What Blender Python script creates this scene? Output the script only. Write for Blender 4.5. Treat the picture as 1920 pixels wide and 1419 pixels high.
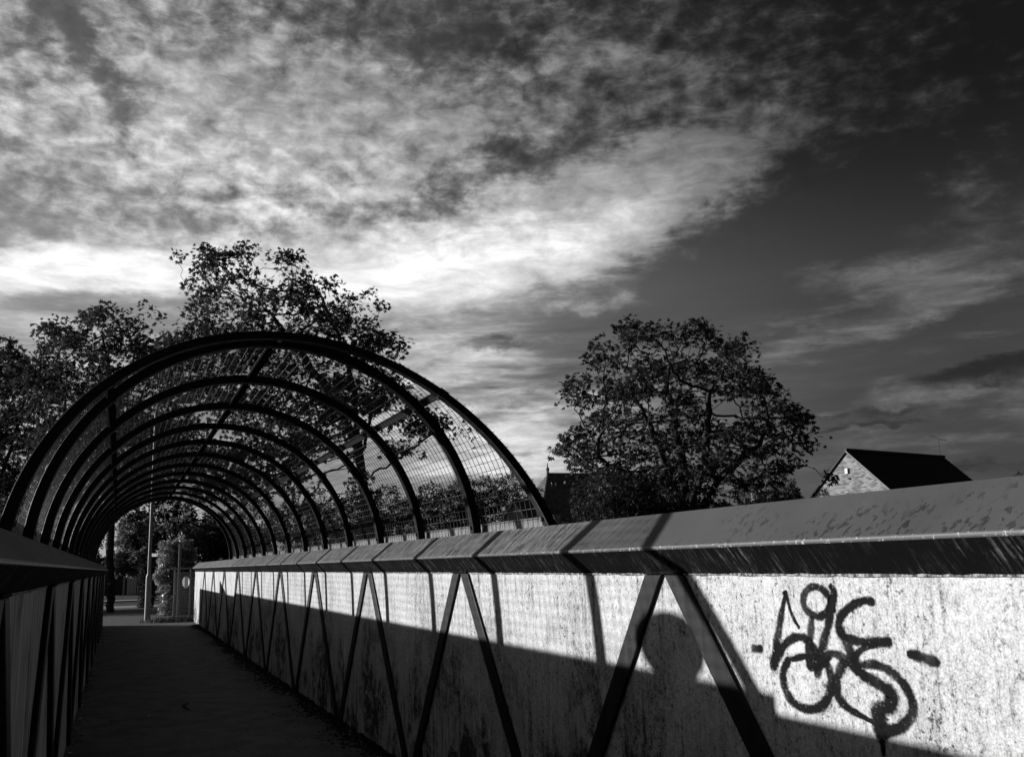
import bpy, math, random
import numpy as np
from mathutils import Vector, Matrix

# ------------------------------------------------------------------ clear
for o in list(bpy.data.objects): bpy.data.objects.remove(o)
scene = bpy.context.scene
COL = scene.collection
R = math.radians

# ------------------------------------------------------------------ camera
U = 1.2                                   # metres between two cage ribs
EYE = 1.398                               # lens height over the deck
F_PX = 1797.0                             # focal length in photo pixels (1920 wide)
CR = np.array([0.92744517, -0.37297673, -0.02708886])
CU = np.array([-0.04482132, -0.18278385, 0.9821309])
CF = np.array([0.37126338, 0.90965841, 0.18623931])
cam = bpy.data.cameras.new('camera'); camo = bpy.data.objects.new('camera', cam); COL.objects.link(camo)
cam.sensor_fit = 'HORIZONTAL'; cam.sensor_width = 36.0; cam.lens = F_PX / 1920 * 36
cam.clip_start = 0.05; cam.clip_end = 3000
camo.matrix_world = Matrix(((CR[0], CU[0], -CF[0], 0), (CR[1], CU[1], -CF[1], 0), (CR[2], CU[2], -CF[2], EYE), (0, 0, 0, 1)))
scene.camera = camo

# ------------------------------------------------------------------ exposure
vs = scene.view_settings
vs.view_transform = 'Standard'; vs.look = 'None'; vs.gamma = 1; vs.use_curve_mapping = False
vs.exposure = 0.45

# ------------------------------------------------------------------ sun (low, ahead on the left)
LDIR = Vector((1.0, -0.785, -0.282)).normalized()         # the way the light travels
SUN_EL = math.asin(-LDIR.z); SUN_AZ = math.atan2(-LDIR.x, -LDIR.y)   # azimuth from +Y towards +X
sl = bpy.data.lights.new('sun', 'SUN'); sl.energy = 4.2; sl.angle = R(0.55); sl.color = (1, 1, 1)
so = bpy.data.objects.new('sun', sl); COL.objects.link(so); so.location = (-20, 20, 30)
so.rotation_euler = LDIR.to_track_quat('-Z', 'Y').to_euler()

def ray(px, py): return CF + CR * (px - 960) / F_PX - CU * (py - 709.5) / F_PX
def W(px, py, d): v = ray(px, py) * d; return np.array([v[0], v[1], v[2] + EYE])
def G(px, py, z=0.0):
    v = ray(px, py); t = (z - EYE) / v[2]; return np.array([v[0] * t, v[1] * t, z])
def wallpt(px, py, X):
    v = ray(px, py); t = X / v[0]; return np.array([X, v[1] * t, v[2] * t + EYE])
def azel(px, py):
    v = ray(px, py); v = v / np.linalg.norm(v)
    return math.degrees(math.atan2(v[0], v[1])), math.degrees(math.asin(v[2]))

# ------------------------------------------------------------------ world: black and white sky with cloud
world = bpy.data.worlds.new('World'); scene.world = world; world.use_nodes = True
class NT:
    def __init__(s, tree): s.t = tree
    def n(s, typ, **kw):
        nd = s.t.nodes.new(typ)
        for k, v in kw.items(): setattr(nd, k, v)
        return nd
    def put(s, sock, v):
        if v is None: return
        if hasattr(v, 'is_output') or isinstance(v, bpy.types.NodeSocket): s.t.links.new(v, sock)
        else: sock.default_value = v
    def m(s, op, a, b=None, c=None, clamp=False):
        nd = s.n('ShaderNodeMath', operation=op); nd.use_clamp = clamp
        for i, v in enumerate((a, b, c)): s.put(nd.inputs[i], v)
        return nd.outputs[0]
    def vm(s, op, a, b=None, scale=None):
        nd = s.n('ShaderNodeVectorMath', operation=op); s.put(nd.inputs[0], a); s.put(nd.inputs[1], b)
        if scale is not None: s.put(nd.inputs['Scale'], scale)
        return nd.outputs['Value'] if op in ('LENGTH', 'DOT_PRODUCT') else nd.outputs[0]
    def comb(s, x, y, z=0.0):
        nd = s.n('ShaderNodeCombineXYZ')
        for i, v in enumerate((x, y, z)): s.put(nd.inputs[i], v)
        return nd.outputs[0]
    def sep(s, v):
        nd = s.n('ShaderNodeSeparateXYZ'); s.put(nd.inputs[0], v); return nd.outputs
    def noise(s, vec, scale, detail=3, rough=.5, dist=0.0, col=False):
        nd = s.n('ShaderNodeTexNoise'); s.put(nd.inputs['Vector'], vec)
        nd.inputs['Scale'].default_value = scale; nd.inputs['Detail'].default_value = detail
        nd.inputs['Roughness'].default_value = rough; nd.inputs['Distortion'].default_value = dist
        return nd.outputs['Color' if col else 'Fac']
    def vor(s, vec, scale, feature='F1'):
        nd = s.n('ShaderNodeTexVoronoi', feature=feature); s.put(nd.inputs['Vector'], vec)
        nd.inputs['Scale'].default_value = scale; return nd.outputs['Distance']
    def mapr(s, v, a, b, c=0.0, d=1.0, smooth=True):
        nd = s.n('ShaderNodeMapRange', interpolation_type='SMOOTHSTEP' if smooth else 'LINEAR')
        s.put(nd.inputs['Value'], v)
        for k, x in zip(('From Min', 'From Max', 'To Min', 'To Max'), (a, b, c, d)): s.put(nd.inputs[k], x)
        return nd.outputs[0]
    def mapping(s, vec, scale=(1, 1, 1), rot=(0, 0, 0), loc=(0, 0, 0)):
        nd = s.n('ShaderNodeMapping'); s.put(nd.inputs['Vector'], vec)
        nd.inputs['Scale'].default_value = scale; nd.inputs['Rotation'].default_value = rot; nd.inputs['Location'].default_value = loc
        return nd.outputs[0]
    def mix(s, f, a, b):                       # float mix
        nd = s.n('ShaderNodeMix', data_type='FLOAT'); s.put(nd.inputs[0], f); s.put(nd.inputs[2], a); s.put(nd.inputs[3], b)
        return nd.outputs[0]

def build_world():
    t = world.node_tree; t.nodes.clear(); g = NT(t)
    out = g.n('ShaderNodeOutputWorld'); bg = g.n('ShaderNodeBackground')
    t.links.new(bg.outputs[0], out.inputs[0])
    sky = g.n('ShaderNodeTexSky', sky_type='NISHITA'); sky.sun_disc = False
    sky.sun_elevation = SUN_EL; sky.sun_rotation = SUN_AZ; sky.altitude = 50; sky.dust_density = 1.0
    sc = g.n('ShaderNodeSeparateColor'); t.links.new(sky.outputs[0], sc.inputs[0])
    d = g.vm('NORMALIZE', g.n('ShaderNodeTexCoord').outputs['Generated'])
    x, y, z = g.sep(d)
    zz = g.m('ADD', g.m('MAXIMUM', z, 0.0), 0.10)
    p = g.comb(g.m('DIVIDE', x, zz), g.m('DIVIDE', y, zz))           # cloud sheet seen from below
    az = g.m('MULTIPLY', g.m('ARCTAN2', x, y), 57.2958)
    el = g.m('MULTIPLY', g.m('ARCSINE', z), 57.2958)
    # cloud texture space: along the horizon, up, and away (no seam anywhere on the dome)
    ta = R(22.0); T = g.vm('DOT_PRODUCT', d, (math.cos(ta), -math.sin(ta), 0)); Fd = g.vm('DOT_PRODUCT', d, (math.sin(ta), math.cos(ta), 0))
    dv = g.comb(T, z, Fd)
    w1 = g.sep(g.noise(g.mapping(dv, scale=(1, 1.8, 1)), 9.0, 6, .6, col=True))
    A = g.m('ADD', az, g.m('MULTIPLY_ADD', w1[0], 9.0, -4.5)); E_ = g.m('ADD', el, g.m('MULTIPLY_ADD', w1[1], 4.4, -2.2))
    q = g.comb(A, E_)
    K = .0319
    def field(lst, v0):
        V = v0
        for px, py, rx, ry, rot, w in lst:
            a, e = azel(px, py); v = g.vm('SUBTRACT', q, (a, e, 0)); v = g.mapping(v, rot=(0, 0, R(-rot))); v = g.vm('DIVIDE', v, (rx * K, ry * K, 1))
            V = g.m('MULTIPLY_ADD', g.m('POWER', 2.718, g.m('MULTIPLY', g.vm('DOT_PRODUCT', v, v), -1.0)), w, V)
        return V
    c = g.vm('DOT_PRODUCT', d, (math.sin(SUN_AZ), math.cos(SUN_AZ), 0))
    left = g.mapr(c, -.22, .62)
    # clear sky behind the cloud: bright low down and towards the sun, nearly black high on the far side
    vr = g.m('MINIMUM', g.mapr(el, 2.0, 15.0, .45, .21), g.mapr(el, 12.0, 27.0, .24, .055))
    vl = g.mapr(el, 5.0, 30.0, .64, .36)
    V0 = g.mix(left, vr, vl)
    # cover
    big = g.noise(g.mapping(dv, rot=(0, 0, R(-20)), scale=(1, 2.3, 1)), 7.0, 9, .62, .35)
    wisp = g.noise(g.mapping(dv, rot=(0, 0, R(-24)), scale=(1, 3.4, 1)), 16.0, 8, .66, .5)
    strk = g.noise(g.mapping(dv, rot=(0, 0, R(-2)), scale=(1, 7.0, 1)), 7.5, 8, .6, .2)
    rip = g.noise(g.mapping(dv, rot=(0, 0, R(28)), scale=(1, 1.35, 1)), 46.0, 4, .56, .25)
    rip2 = g.noise(g.mapping(dv, rot=(0, 0, R(-30)), scale=(1, 1.5, 1)), 24.0, 5, .6, .3)
    high = g.mapr(el, 15.5, 20.0); lo = g.m('SUBTRACT', 1.0, g.mapr(el, 11.0, 17.0))
    C = field(COVER, g.m('MULTIPLY_ADD', left, .20, .08))
    C = g.m('MULTIPLY_ADD', g.m('SUBTRACT', big, .5), 1.15, C)
    C = g.m('MULTIPLY_ADD', g.m('SUBTRACT', wisp, .5), .75, C)
    C = g.m('MULTIPLY_ADD', g.m('SUBTRACT', rip, .5), g.m('MULTIPLY', high, .85), C)
    C = g.m('MULTIPLY_ADD', g.m('SUBTRACT', rip2, .5), g.m('MULTIPLY', high, .55), C)
    C = g.m('MULTIPLY_ADD', g.m('SUBTRACT', strk, .5), g.m('MULTIPLY', lo, 1.6), C)
    m = g.mapr(C, .16, .92)
    cv = g.m('ADD', g.mix(left, g.mapr(el, 13.0, 27.0,   .38, .25), .68), field(BRIGHT, 0.0))
    cv = g.m('MULTIPLY_ADD', g.m('SUBTRACT', rip, .5), g.m('MULTIPLY', g.m('MULTIPLY', high, left), .55), cv)
    cv = g.m('MULTIPLY_ADD', g.m('SUBTRACT', wisp, .5), .22, cv)
    V = g.mix(m, V0, g.m('MAXIMUM', cv, V0))
    vary = g.mapr(g.noise(dv, 6.0, 4, .6), .34, .62, .25, 1.25)
    V = g.m('MULTIPLY_ADD', g.m('ADD', g.m('SUBTRACT', rip, .5), g.m('SUBTRACT', rip2, .5)), g.m('MULTIPLY', g.m('MULTIPLY', g.m('MULTIPLY', high, left), vary), .32), V)
    V = g.m('MULTIPLY_ADD', g.m('SUBTRACT', strk, .5), g.m('MULTIPLY', g.m('MULTIPLY', lo, V), g.mapr(left, .1, .7, .35, 1.2)), V)
    V = g.m('MULTIPLY_ADD', g.m('SUBTRACT', wisp, .5), g.m('MULTIPLY', g.m('MULTIPLY', V, m), .5), V)
    # low dark cloud bars
    Dk = g.m('MULTIPLY_ADD', g.m('SUBTRACT', strk, .5), 1.3, field(DARK, 0.0))
    V = g.m('SUBTRACT', V, g.m('MULTIPLY', g.mapr(Dk, .28, .75), g.m('MULTIPLY', V, .55)))
    V = g.m('MINIMUM', g.m('MAXIMUM', V, .02), 1.0)
    cloud = g.m('MULTIPLY', g.m('POWER', V, 2.25), CLOUD_GAIN)
    tot = g.m('MULTIPLY_ADD', sc.outputs[0], NISHITA, cloud)
    t.links.new(g.comb(tot, tot, tot), bg.inputs['Color']); bg.inputs['Strength'].default_value = 0.1
NISHITA = 0.06          # the red part of the physical sky: the photograph was taken through a red filter
CLOUD_GAIN = 7.2
# cloud masses: direction read from the photograph (px, py), size in px, tilt in degrees, weight
COVER = [(300, 230, 560, 250, 0, .58), (720, 230, 360, 190, -8, .42), (1000, 160, 280, 120, 15, .30), (1270, 130, 280, 120, 25, .28), (1700, 150, 360, 150, 25, .20), (1850, 350, 200, 70, 20, .18), (150, 520, 270, 44, 9, .85), (780, 505, 340, 88, 13, .95), (1120, 425, 300, 74, 21, .85),
         (1340, 290, 240, 90, 18, .42), (1060, 80, 70, 200, 30, .20), (1640, 520, 190, 46, -14, .55), (1850, 480, 170, 75, 4, .40), (1740, 570, 180, 28, 8, .3),
         (900, 690, 300, 60, 2, .62), (950, 865, 210, 50, 0, .85), (880, 790, 280, 40, 0, .55), (1750, 745, 280, 34, 4, .62), (1850, 820, 200, 24, 3, .5), (1110, 572, 62, 13, 4, .80), (40, 600, 200, 36, 0, .30), (1500, 640, 240, 30, 8, .42),
         (150, 110, 190, 34, -66, -.60), (900, 110, 300, 60, -14, -.20), (1010, 275, 240, 40, 14, -.34), (830, 362, 150, 26, 14, -.40), (200, 592, 240, 30, 0, -.22), (1330, 555, 280, 50, 20, -.52), (1560, 390, 260, 80, 14, -.22)]
BRIGHT = [(160, 515, 270, 50, 9, .34), (790, 500, 320, 80, 13, .37), (1090, 440, 240, 80, 21, .26), (560, 340, 400, 120, 4, .08), (950, 865, 190, 50, 0, .22), (900, 700, 260, 60, 0, .10), (930, 800, 260, 110, 0, .12), (600, 60, 500, 110, 0, -.10), (90, 390, 260, 80, 0, -.08)]
DARK = [(1860, 690, 190, 34, 6, .75), (1640, 778, 150, 11, 3, .6), (1620, 800, 170, 9, 3, .55), (1870, 885, 240, 18, 2, .6), (980, 640, 230, 16, 3, .45), (900, 755, 220, 14, 2, .4)]
build_world()

# ------------------------------------------------------------------ helpers
class MB:
    def __init__(s): s.v = []; s.f = []
    def add(s, vs_, fs):
        k = len(s.v); s.v += [tuple(map(float, p)) for p in vs_]; s.f += [tuple(i + k for i in f) for f in fs]; return s
    def box(s, lo, hi):
        (a, b, c), (d, e, f) = lo, hi
        return s.add([(a, b, c), (d, b, c), (d, e, c), (a, e, c), (a, b, f), (d, b, f), (d, e, f), (a, e, f)],
                     [(0, 3, 2, 1), (4, 5, 6, 7), (0, 1, 5, 4), (1, 2, 6, 5), (2, 3, 7, 6), (3, 0, 4, 7)])
    def hull8(s, q):   # 8 corners: bottom ring then top ring
        return s.add(q, [(0, 3, 2, 1), (4, 5, 6, 7), (0, 1, 5, 4), (1, 2, 6, 5), (2, 3, 7, 6), (3, 0, 4, 7)])
    def prism(s, poly, y0, y1):          # closed XZ polygon swept along Y
        n = len(poly)
        s.add([(x, y0, z) for x, z in poly] + [(x, y1, z) for x, z in poly],
              [tuple(range(n)), tuple(range(2 * n - 1, n - 1, -1))] + [(i, i + n, (i + 1) % n + n, (i + 1) % n) for i in range(n)])
        return s
    def tube(s, pts, rads, k=8, cap=True):
        pts = [Vector(p) for p in pts]; rings = []
        up = Vector((0, 0, 1)); base = len(s.v)
        for i, p in enumerate(pts):
            t = (pts[min(i + 1, len(pts) - 1)] - pts[max(i - 1, 0)]).normalized()
            a = t.cross(up)
            if a.length < .05: a = t.cross(Vector((1, 0, 0)))
            a.normalize(); b = t.cross(a)
            r = rads[i] if hasattr(rads, '__len__') else rads
            for j in range(k):
                th = 2 * math.pi * j / k; s.v.append(tuple(p + (a * math.cos(th) + b * math.sin(th)) * r))
        for i in range(len(pts) - 1):
            for j in range(k):
                s.f.append((base + i * k + j, base + i * k + (j + 1) % k, base + (i + 1) * k + (j + 1) % k, base + (i + 1) * k + j))
        if cap:
            s.f.append(tuple(base + j for j in range(k))[::-1]); e = base + (len(pts) - 1) * k
            s.f.append(tuple(e + j for j in range(k)))
        return s

BASE = {}
def thing(name, label, cat, loc=(0, 0, 0), group=None, kind=None):
    o = bpy.data.objects.new(name, None); COL.objects.link(o); o.location = loc; o.empty_display_size = .1
    o['label'] = label; o['category'] = cat
    if group: o['group'] = group
    BASE[o.name] = Vector(loc); return o
def link(name, me, m, parent=None, smooth=False, base=None, kind=None):
    o = bpy.data.objects.new(name, me); COL.objects.link(o)
    if m: me.materials.append(m)
    if smooth: me.shade_smooth()
    if parent is not None:
        o.parent = parent; BASE[o.name] = BASE[parent.name]
    else: o.location = base or (0, 0, 0); BASE[o.name] = Vector(base or (0, 0, 0))
    if kind: o['kind'] = kind
    return o
def obj(name, mb, m, parent=None, smooth=False, base=None, kind=None, bevel=0):
    off = BASE[parent.name] if parent is not None else Vector(base or (0, 0, 0))
    me = bpy.data.meshes.new(name)
    me.from_pydata([(a - off.x, b - off.y, c - off.z) for a, b, c in mb.v], [], mb.f); me.update()
    o = link(name, me, m, parent, smooth, base, kind)
    if bevel:
        b = o.modifiers.new('bevel', 'BEVEL'); b.width = bevel; b.segments = 2; b.limit_method = 'ANGLE'
    return o
def obj_np(name, v, f, m, parent=None, base=None, kind=None, smooth=False):
    off = np.array(BASE[parent.name] if parent is not None else (base or (0, 0, 0)))
    me = bpy.data.meshes.new(name); n = f.shape[1]
    me.vertices.add(len(v)); me.vertices.foreach_set('co', (v - off).astype(np.float32).ravel())
    me.loops.add(f.size); me.loops.foreach_set('vertex_index', f.astype(np.int32).ravel())
    me.polygons.add(len(f)); me.polygons.foreach_set('loop_start', np.arange(len(f), dtype=np.int32) * n)
    me.update(calc_edges=True); me.validate()
    return link(name, me, m, parent, smooth, base, kind)
def tag(o, label=None, cat=None, group=None, kind=None):
    for k, v in (('label', label), ('category', cat), ('group', group), ('kind', kind)):
        if v: o[k] = v
    return o

# ------------------------------------------------------------------ materials (all grey: the photograph is monochrome)
MATS = {}
def mat(name, val=.2, rough=.6, spec=.4, metal=0.0, fn=None, bump=None):
    m = bpy.data.materials.new(name); m.use_nodes = True; g = NT(m.node_tree)
    b = m.node_tree.nodes['Principled BSDF']
    b.inputs['Roughness'].default_value = rough; b.inputs['Specular IOR Level'].default_value = spec; b.inputs['Metallic'].default_value = metal
    tc = g.n('ShaderNodeTexCoord').outputs['Object']
    if fn:
        v = fn(g, tc, b)
        m.node_tree.links.new(g.comb(v, v, v), b.inputs['Base Color'])
    else: b.inputs['Base Color'].default_value = (val, val, val, 1)
    if bump:
        h = bump(g, tc); bn = g.n('ShaderNodeBump'); bn.inputs['Strength'].default_value = h[1]; bn.inputs['Distance'].default_value = h[2]
        m.node_tree.links.new(h[0], bn.inputs['Height']); m.node_tree.links.new(bn.outputs[0], b.inputs['Normal'])
    MATS[name] = m; return m

def wall_fn(g, tc, b):
    st = g.noise(g.mapping(tc, scale=(1, 9, .55)), 2.2, 6, .65)            # rain streaks
    st2 = g.noise(g.mapping(tc, scale=(1, 26, 1.6)), 2.0, 5, .7)
    sp = g.noise(tc, 55, 4, .7)                                             # specks
    mo = g.noise(tc, 1.7, 6, .62, .4)                                       # mould clouds
    mo2 = g.noise(tc, 9, 5, .7, .5)
    z = g.sep(tc)[2]
    lowm = g.mapr(z, 1.25, .1, .0, 1.0)
    v = .60
    v = g.m('SUBTRACT', v, g.m('MULTIPLY', g.mapr(st, .5, .78), .26))
    v = g.m('SUBTRACT', v, g.m('MULTIPLY', g.mapr(st2, .56, .72), .22))
    mould = g.m('MULTIPLY', g.mapr(mo, .44, .60), g.mapr(mo2, .36, .58))
    v = g.m('SUBTRACT', v, g.m('MULTIPLY', g.m('MULTIPLY', mould, g.m('MULTIPLY_ADD', lowm, .85, .15)), .62))
    dirt = g.m('MULTIPLY', g.mapr(g.noise(g.mapping(tc, scale=(1, 7, 1.1)), 3.0, 6, .7), .45, .7), lowm)
    v = g.m('SUBTRACT', v, g.m('MULTIPLY', dirt, .40))
    spk = g.m('MULTIPLY', g.mapr(sp, .54, .64), g.mapr(g.noise(tc, 4, 4, .6), .36, .58))
    v = g.m('SUBTRACT', v, g.m('MULTIPLY', spk, .34))
    rs = g.noise(g.mapping(tc, scale=(1, 46, 20)), 1.0, 6, .75)              # rain-pitted flecks
    rsk = g.m('MULTIPLY', g.mapr(rs, .53, .64), g.mapr(g.noise(g.mapping(tc, scale=(1, 3, 1)), 1.6, 4, .6), .36, .62))
    v = g.m('SUBTRACT', v, g.m('MULTIPLY', rsk, .26))
    v = g.m('ADD', v, g.m('MULTIPLY_ADD', g.noise(tc, 2.2, 6, .7), .46, -.23))
    v = g.m('ADD', v, g.m('MULTIPLY_ADD', g.noise(tc, 150, 2, .6), .8, -.4))
    v = g.m('ADD', v, g.m('MULTIPLY_ADD', g.noise(tc, 62, 3, .65), .6, -.30))
    drip = g.m('MULTIPLY', g.mapr(g.noise(g.mapping(tc, scale=(1, 30, 1.4)), 1.0, 4, .6), .56, .68), g.mapr(z, 1.02, 1.3))
    v = g.m('SUBTRACT', v, g.m('MULTIPLY', drip, g.mapr(g.noise(tc, 48, 3, .7), .38, .58, .05, .34)))
    # long curved rub marks and scratches
    sc = g.noise(g.mapping(tc, scale=(1, .7, 1.6), rot=(R(12), 0, 0)), 2.3, 2, .4, 1.2)
    line = g.mapr(g.m('ABSOLUTE', g.m('SUBTRACT', g.m('FRACT', g.m('MULTIPLY', sc, 9.0)), .5)), .0, .035, 1, 0)
    v = g.m('ADD', v, g.m('MULTIPLY', g.m('MULTIPLY', line, g.mapr(g.noise(tc, 3.1, 2), .5, .62)), .16))
    sc2 = g.noise(g.mapping(tc, scale=(1, 2.6, .55), rot=(R(-14), 0, 0)), 2.0, 2, .4, .9)
    line2 = g.mapr(g.m('ABSOLUTE', g.m('SUBTRACT', g.m('FRACT', g.m('MULTIPLY', sc2, 7.0)), .5)), .0, .02, 1, 0)
    v = g.m('SUBTRACT', v, g.m('MULTIPLY', g.m('MULTIPLY', line2, g.mapr(g.noise(tc, 2.3, 2), .52, .6)), .3))
    return g.m('MINIMUM', g.m('MAXIMUM', v, .06), .72)
mat('white_painted_plate', rough=.8, spec=.08, fn=wall_fn, bump=lambda g, tc: (g.noise(tc, 40, 4, .7), .25, .004))

def left_fn(g, tc, b):
    st = g.noise(g.mapping(tc, scale=(1, 16, .5)), 2.6, 6, .65)
    mo = g.noise(tc, 2.0, 6, .6, .4)
    v = g.m('SUBTRACT', .56, g.m('MULTIPLY', g.mapr(st, .38, .62), .36))
    return g.m('MAXIMUM', g.m('SUBTRACT', v, g.m('MULTIPLY', g.mapr(mo, .48, .7), .22)), .06)
mat('dirty_pale_plate', rough=.8, spec=.08, fn=left_fn, bump=lambda g, tc: (g.noise(tc, 40, 4, .7), .25, .004))

def cop_fn(g, tc, b):
    y = g.sep(tc)[1]
    far = g.mapr(g.m('MULTIPLY_ADD', g.noise(tc, 3.0, 4, .7), 2.0, y), -7.6, -6.4)
    s1 = g.noise(g.mapping(tc, scale=(1, 1.2, .6), rot=(R(38), 0, 0)), 38, 4, .6)     # flaked spots
    s2 = g.noise(tc, 4.5, 3, .6)
    spots = g.m('MULTIPLY', g.mapr(s1, .555, .575), g.mapr(g.m('MULTIPLY_ADD', g.sep(tc)[2], -1.4, g.m('ADD', s2, 2.085)), .42, .60))
    sm = g.noise(tc, 3.0, 4, .6)
    v = g.m('MULTIPLY_ADD', g.m('SUBTRACT', sm, .5), .05, .082)
    v = g.m('SUBTRACT', v, g.m('MULTIPLY', spots, .042))
    rub = g.noise(g.mapping(tc, scale=(.5, 6.0, 1.2), rot=(R(0), 0, R(18))), 9, 6, .75, .2)
    rub2 = g.noise(g.mapping(tc, scale=(1, 1.6, 1.0), rot=(R(40), 0, 0)), 16, 5, .7)
    vf = g.m('MULTIPLY_ADD', g.mapr(rub, .43, .60), .17, .04)
    vf = g.m('MULTIPLY_ADD', g.mapr(rub2, .55, .70), .075, vf)
    return g.mix(far, v, vf)
mat('weathered_coping_paint', rough=.6, spec=.12, fn=cop_fn, bump=lambda g, tc: (g.noise(tc, 60, 3, .6), .12, .003))
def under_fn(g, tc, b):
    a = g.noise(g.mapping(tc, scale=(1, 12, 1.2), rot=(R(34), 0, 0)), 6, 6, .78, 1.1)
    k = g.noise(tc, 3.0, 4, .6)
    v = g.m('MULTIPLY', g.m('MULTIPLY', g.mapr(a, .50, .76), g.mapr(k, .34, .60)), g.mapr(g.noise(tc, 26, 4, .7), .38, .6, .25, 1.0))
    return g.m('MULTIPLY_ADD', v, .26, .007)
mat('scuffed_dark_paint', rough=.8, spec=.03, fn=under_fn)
mat('glint_flecked_edge', rough=.42, spec=.4, metal=.0, fn=lambda g, tc, b: g.m('MULTIPLY_ADD', g.mapr(g.noise(g.mapping(tc, scale=(1, 1, 1)), 70, 3, .7), .56, .72), .5, .10))  # glints along the coping nose, put into the colour as bright flecks
mat('rough_sealant', rough=.6, fn=lambda g, tc, b: g.m('MULTIPLY_ADD', g.mapr(g.noise(tc, 45, 4, .7), .42, .62), .38, .03), bump=lambda g, tc: (g.noise(tc, 60, 3, .7), .8, .01))
def stiff_fn(g, tc, b):
    s = g.noise(tc, 80, 4, .75); k = g.noise(g.mapping(tc, scale=(1, 6, 1)), 4, 5, .6)
    v = g.m('MULTIPLY_ADD', g.mapr(k, .4, .7), .012, .010)
    return g.m('MULTIPLY_ADD', g.mapr(s, .64, .72), .16, v)  # sparse pale flecks: sparkles on the bars put into the colour
mat('black_gloss_stiffener_paint', rough=.55, spec=.15, fn=stiff_fn, bump=lambda g, tc: (g.noise(tc, 50, 3, .6), .2, .003))
mat('black_rib_paint', rough=.55, spec=.12, fn=lambda g, tc, b: g.m('MULTIPLY_ADD', g.mapr(g.noise(tc, 30, 4, .7), .5, .8), .014, .007))
mat('mesh_wire_paint', rough=.36, spec=.5, metal=.6, val=.16)
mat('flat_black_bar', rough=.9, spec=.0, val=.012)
mat('lit_bar', rough=.8, spec=.05, val=.05)  # paler copy for the sunward purlin, its lit look put into the colour
mat('galvanised_bolt', val=.16, rough=.35, spec=.5, metal=.4)
mat('pale_galvanised_rail', rough=.5, fn=lambda g, tc, b: g.m('MULTIPLY_ADD', g.m('MULTIPLY', g.mapr(g.noise(tc, 14, 6, .75), .36, .64), g.mapr(g.noise(g.mapping(tc, scale=(1, 1, .3)), 45, 3, .6), .3, .6, .5, 1.0)), -.17, .21))
def asph_fn(g, tc, b):
    a = g.noise(tc, 75, 4, .8); k = g.noise(tc, 1.2, 5, .6); sp = g.noise(tc, 42, 2, .5)
    v = g.m('MULTIPLY_ADD', g.mapr(a, .34, .66), .085, .02); v = g.m('MULTIPLY_ADD', k, .05, v); v = g.m('MULTIPLY', v, g.mapr(g.noise(tc, 3.4, 6, .7), .35, .6, .65, 1.15))
    return g.m('MULTIPLY_ADD', g.mapr(sp, .68, .72), .16, v)
mat('worn_asphalt', rough=.85, spec=.25, fn=asph_fn, bump=lambda g, tc: (g.noise(tc, 160, 3, .7), .5, .006))
mat('dead_leaf', rough=.8, fn=lambda g, tc, b: g.m('MULTIPLY_ADD', g.mapr(g.noise(tc, 9, 2), .5, .7), .45, .02))
mat('moss', rough=.95, spec=.1, fn=lambda g, tc, b: g.m('MULTIPLY_ADD', g.noise(tc, 30, 4, .7), .035, .004))
mat('spray', val=.02)
mat('earth', rough=.95, spec=.1, fn=lambda g, tc, b: g.m('MULTIPLY_ADD', g.noise(tc, 1.5, 6, .65), .08, .02), bump=lambda g, tc: (g.noise(tc, 8, 5, .7), .5, .08))
mat('grass_blades', rough=.8, spec=.2, val=.07)
mat('bark', rough=.9, spec=.15, fn=lambda g, tc, b: g.m('MULTIPLY_ADD', g.noise(g.mapping(tc, scale=(1, 1, .25)), 14, 5, .7), .05, .018), bump=lambda g, tc: (g.noise(g.mapping(tc, scale=(1, 1, .2)), 18, 5, .7), .7, .03))
mat('pale_bark', rough=.8, spec=.2, fn=lambda g, tc, b: g.m('MULTIPLY_ADD', g.noise(tc, 14, 4, .7), .25, .12))
mat('lamp_steel', rough=.5, spec=.4, fn=lambda g, tc, b: g.m('MULTIPLY_ADD', g.noise(tc, 9, 5, .7), .16, .17))
mat('sign_white', val=.78, rough=.4)
mat('sign_back', val=.10, rough=.5)
mat('fence_paint', val=.22, rough=.5)
mat('white_render', rough=.8, fn=lambda g, tc, b: g.m('MULTIPLY_ADD', g.noise(tc, 3, 5, .6), .25, .55))
mat('pale_boards', rough=.8, fn=lambda g, tc, b: g.m('MULTIPLY_ADD', g.noise(g.mapping(tc, scale=(8, 8, .8)), 3, 5, .7), .35, .28))
mat('dark_timber', val=.04, rough=.7)
mat('window_glass', val=.03, rough=.08, spec=.6)
mat('white_plastic', val=.8, rough=.35)
mat('clay_pot', val=.2, rough=.8)
mat('concrete', rough=.9, fn=lambda g, tc, b: g.m('MULTIPLY_ADD', g.noise(tc, 2, 6, .6), .15, .2))
mat('road_paint', val=.6, rough=.7)
def tile_fn(lo, hi):
    def fn(g, tc, b):
        nd = g.n('ShaderNodeTexBrick'); g.put(nd.inputs['Vector'], tc); nd.inputs['Scale'].default_value = 1.0
        nd.inputs['Color1'].default_value = (lo, lo, lo, 1); nd.inputs['Color2'].default_value = (hi, hi, hi, 1); nd.inputs['Mortar'].default_value = (lo * .5,) * 3 + (1,)
        nd.inputs['Brick Width'].default_value = .18; nd.inputs['Row Height'].default_value = .12; nd.inputs['Mortar Size'].default_value = .006
        s = g.n('ShaderNodeSeparateColor'); g.t.links.new(nd.outputs[0], s.inputs[0])
        return g.m('MULTIPLY', s.outputs[0], g.m('MULTIPLY_ADD', g.noise(tc, 6, 4, .7), .9, .55))
    return fn
mat('old_roof_tile', rough=.8, spec=.2, fn=lambda g, tc, b: g.m('MULTIPLY_ADD', g.mapr(g.noise(tc, 5, 5, .75), .3, .75), .13, .05))
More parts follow.
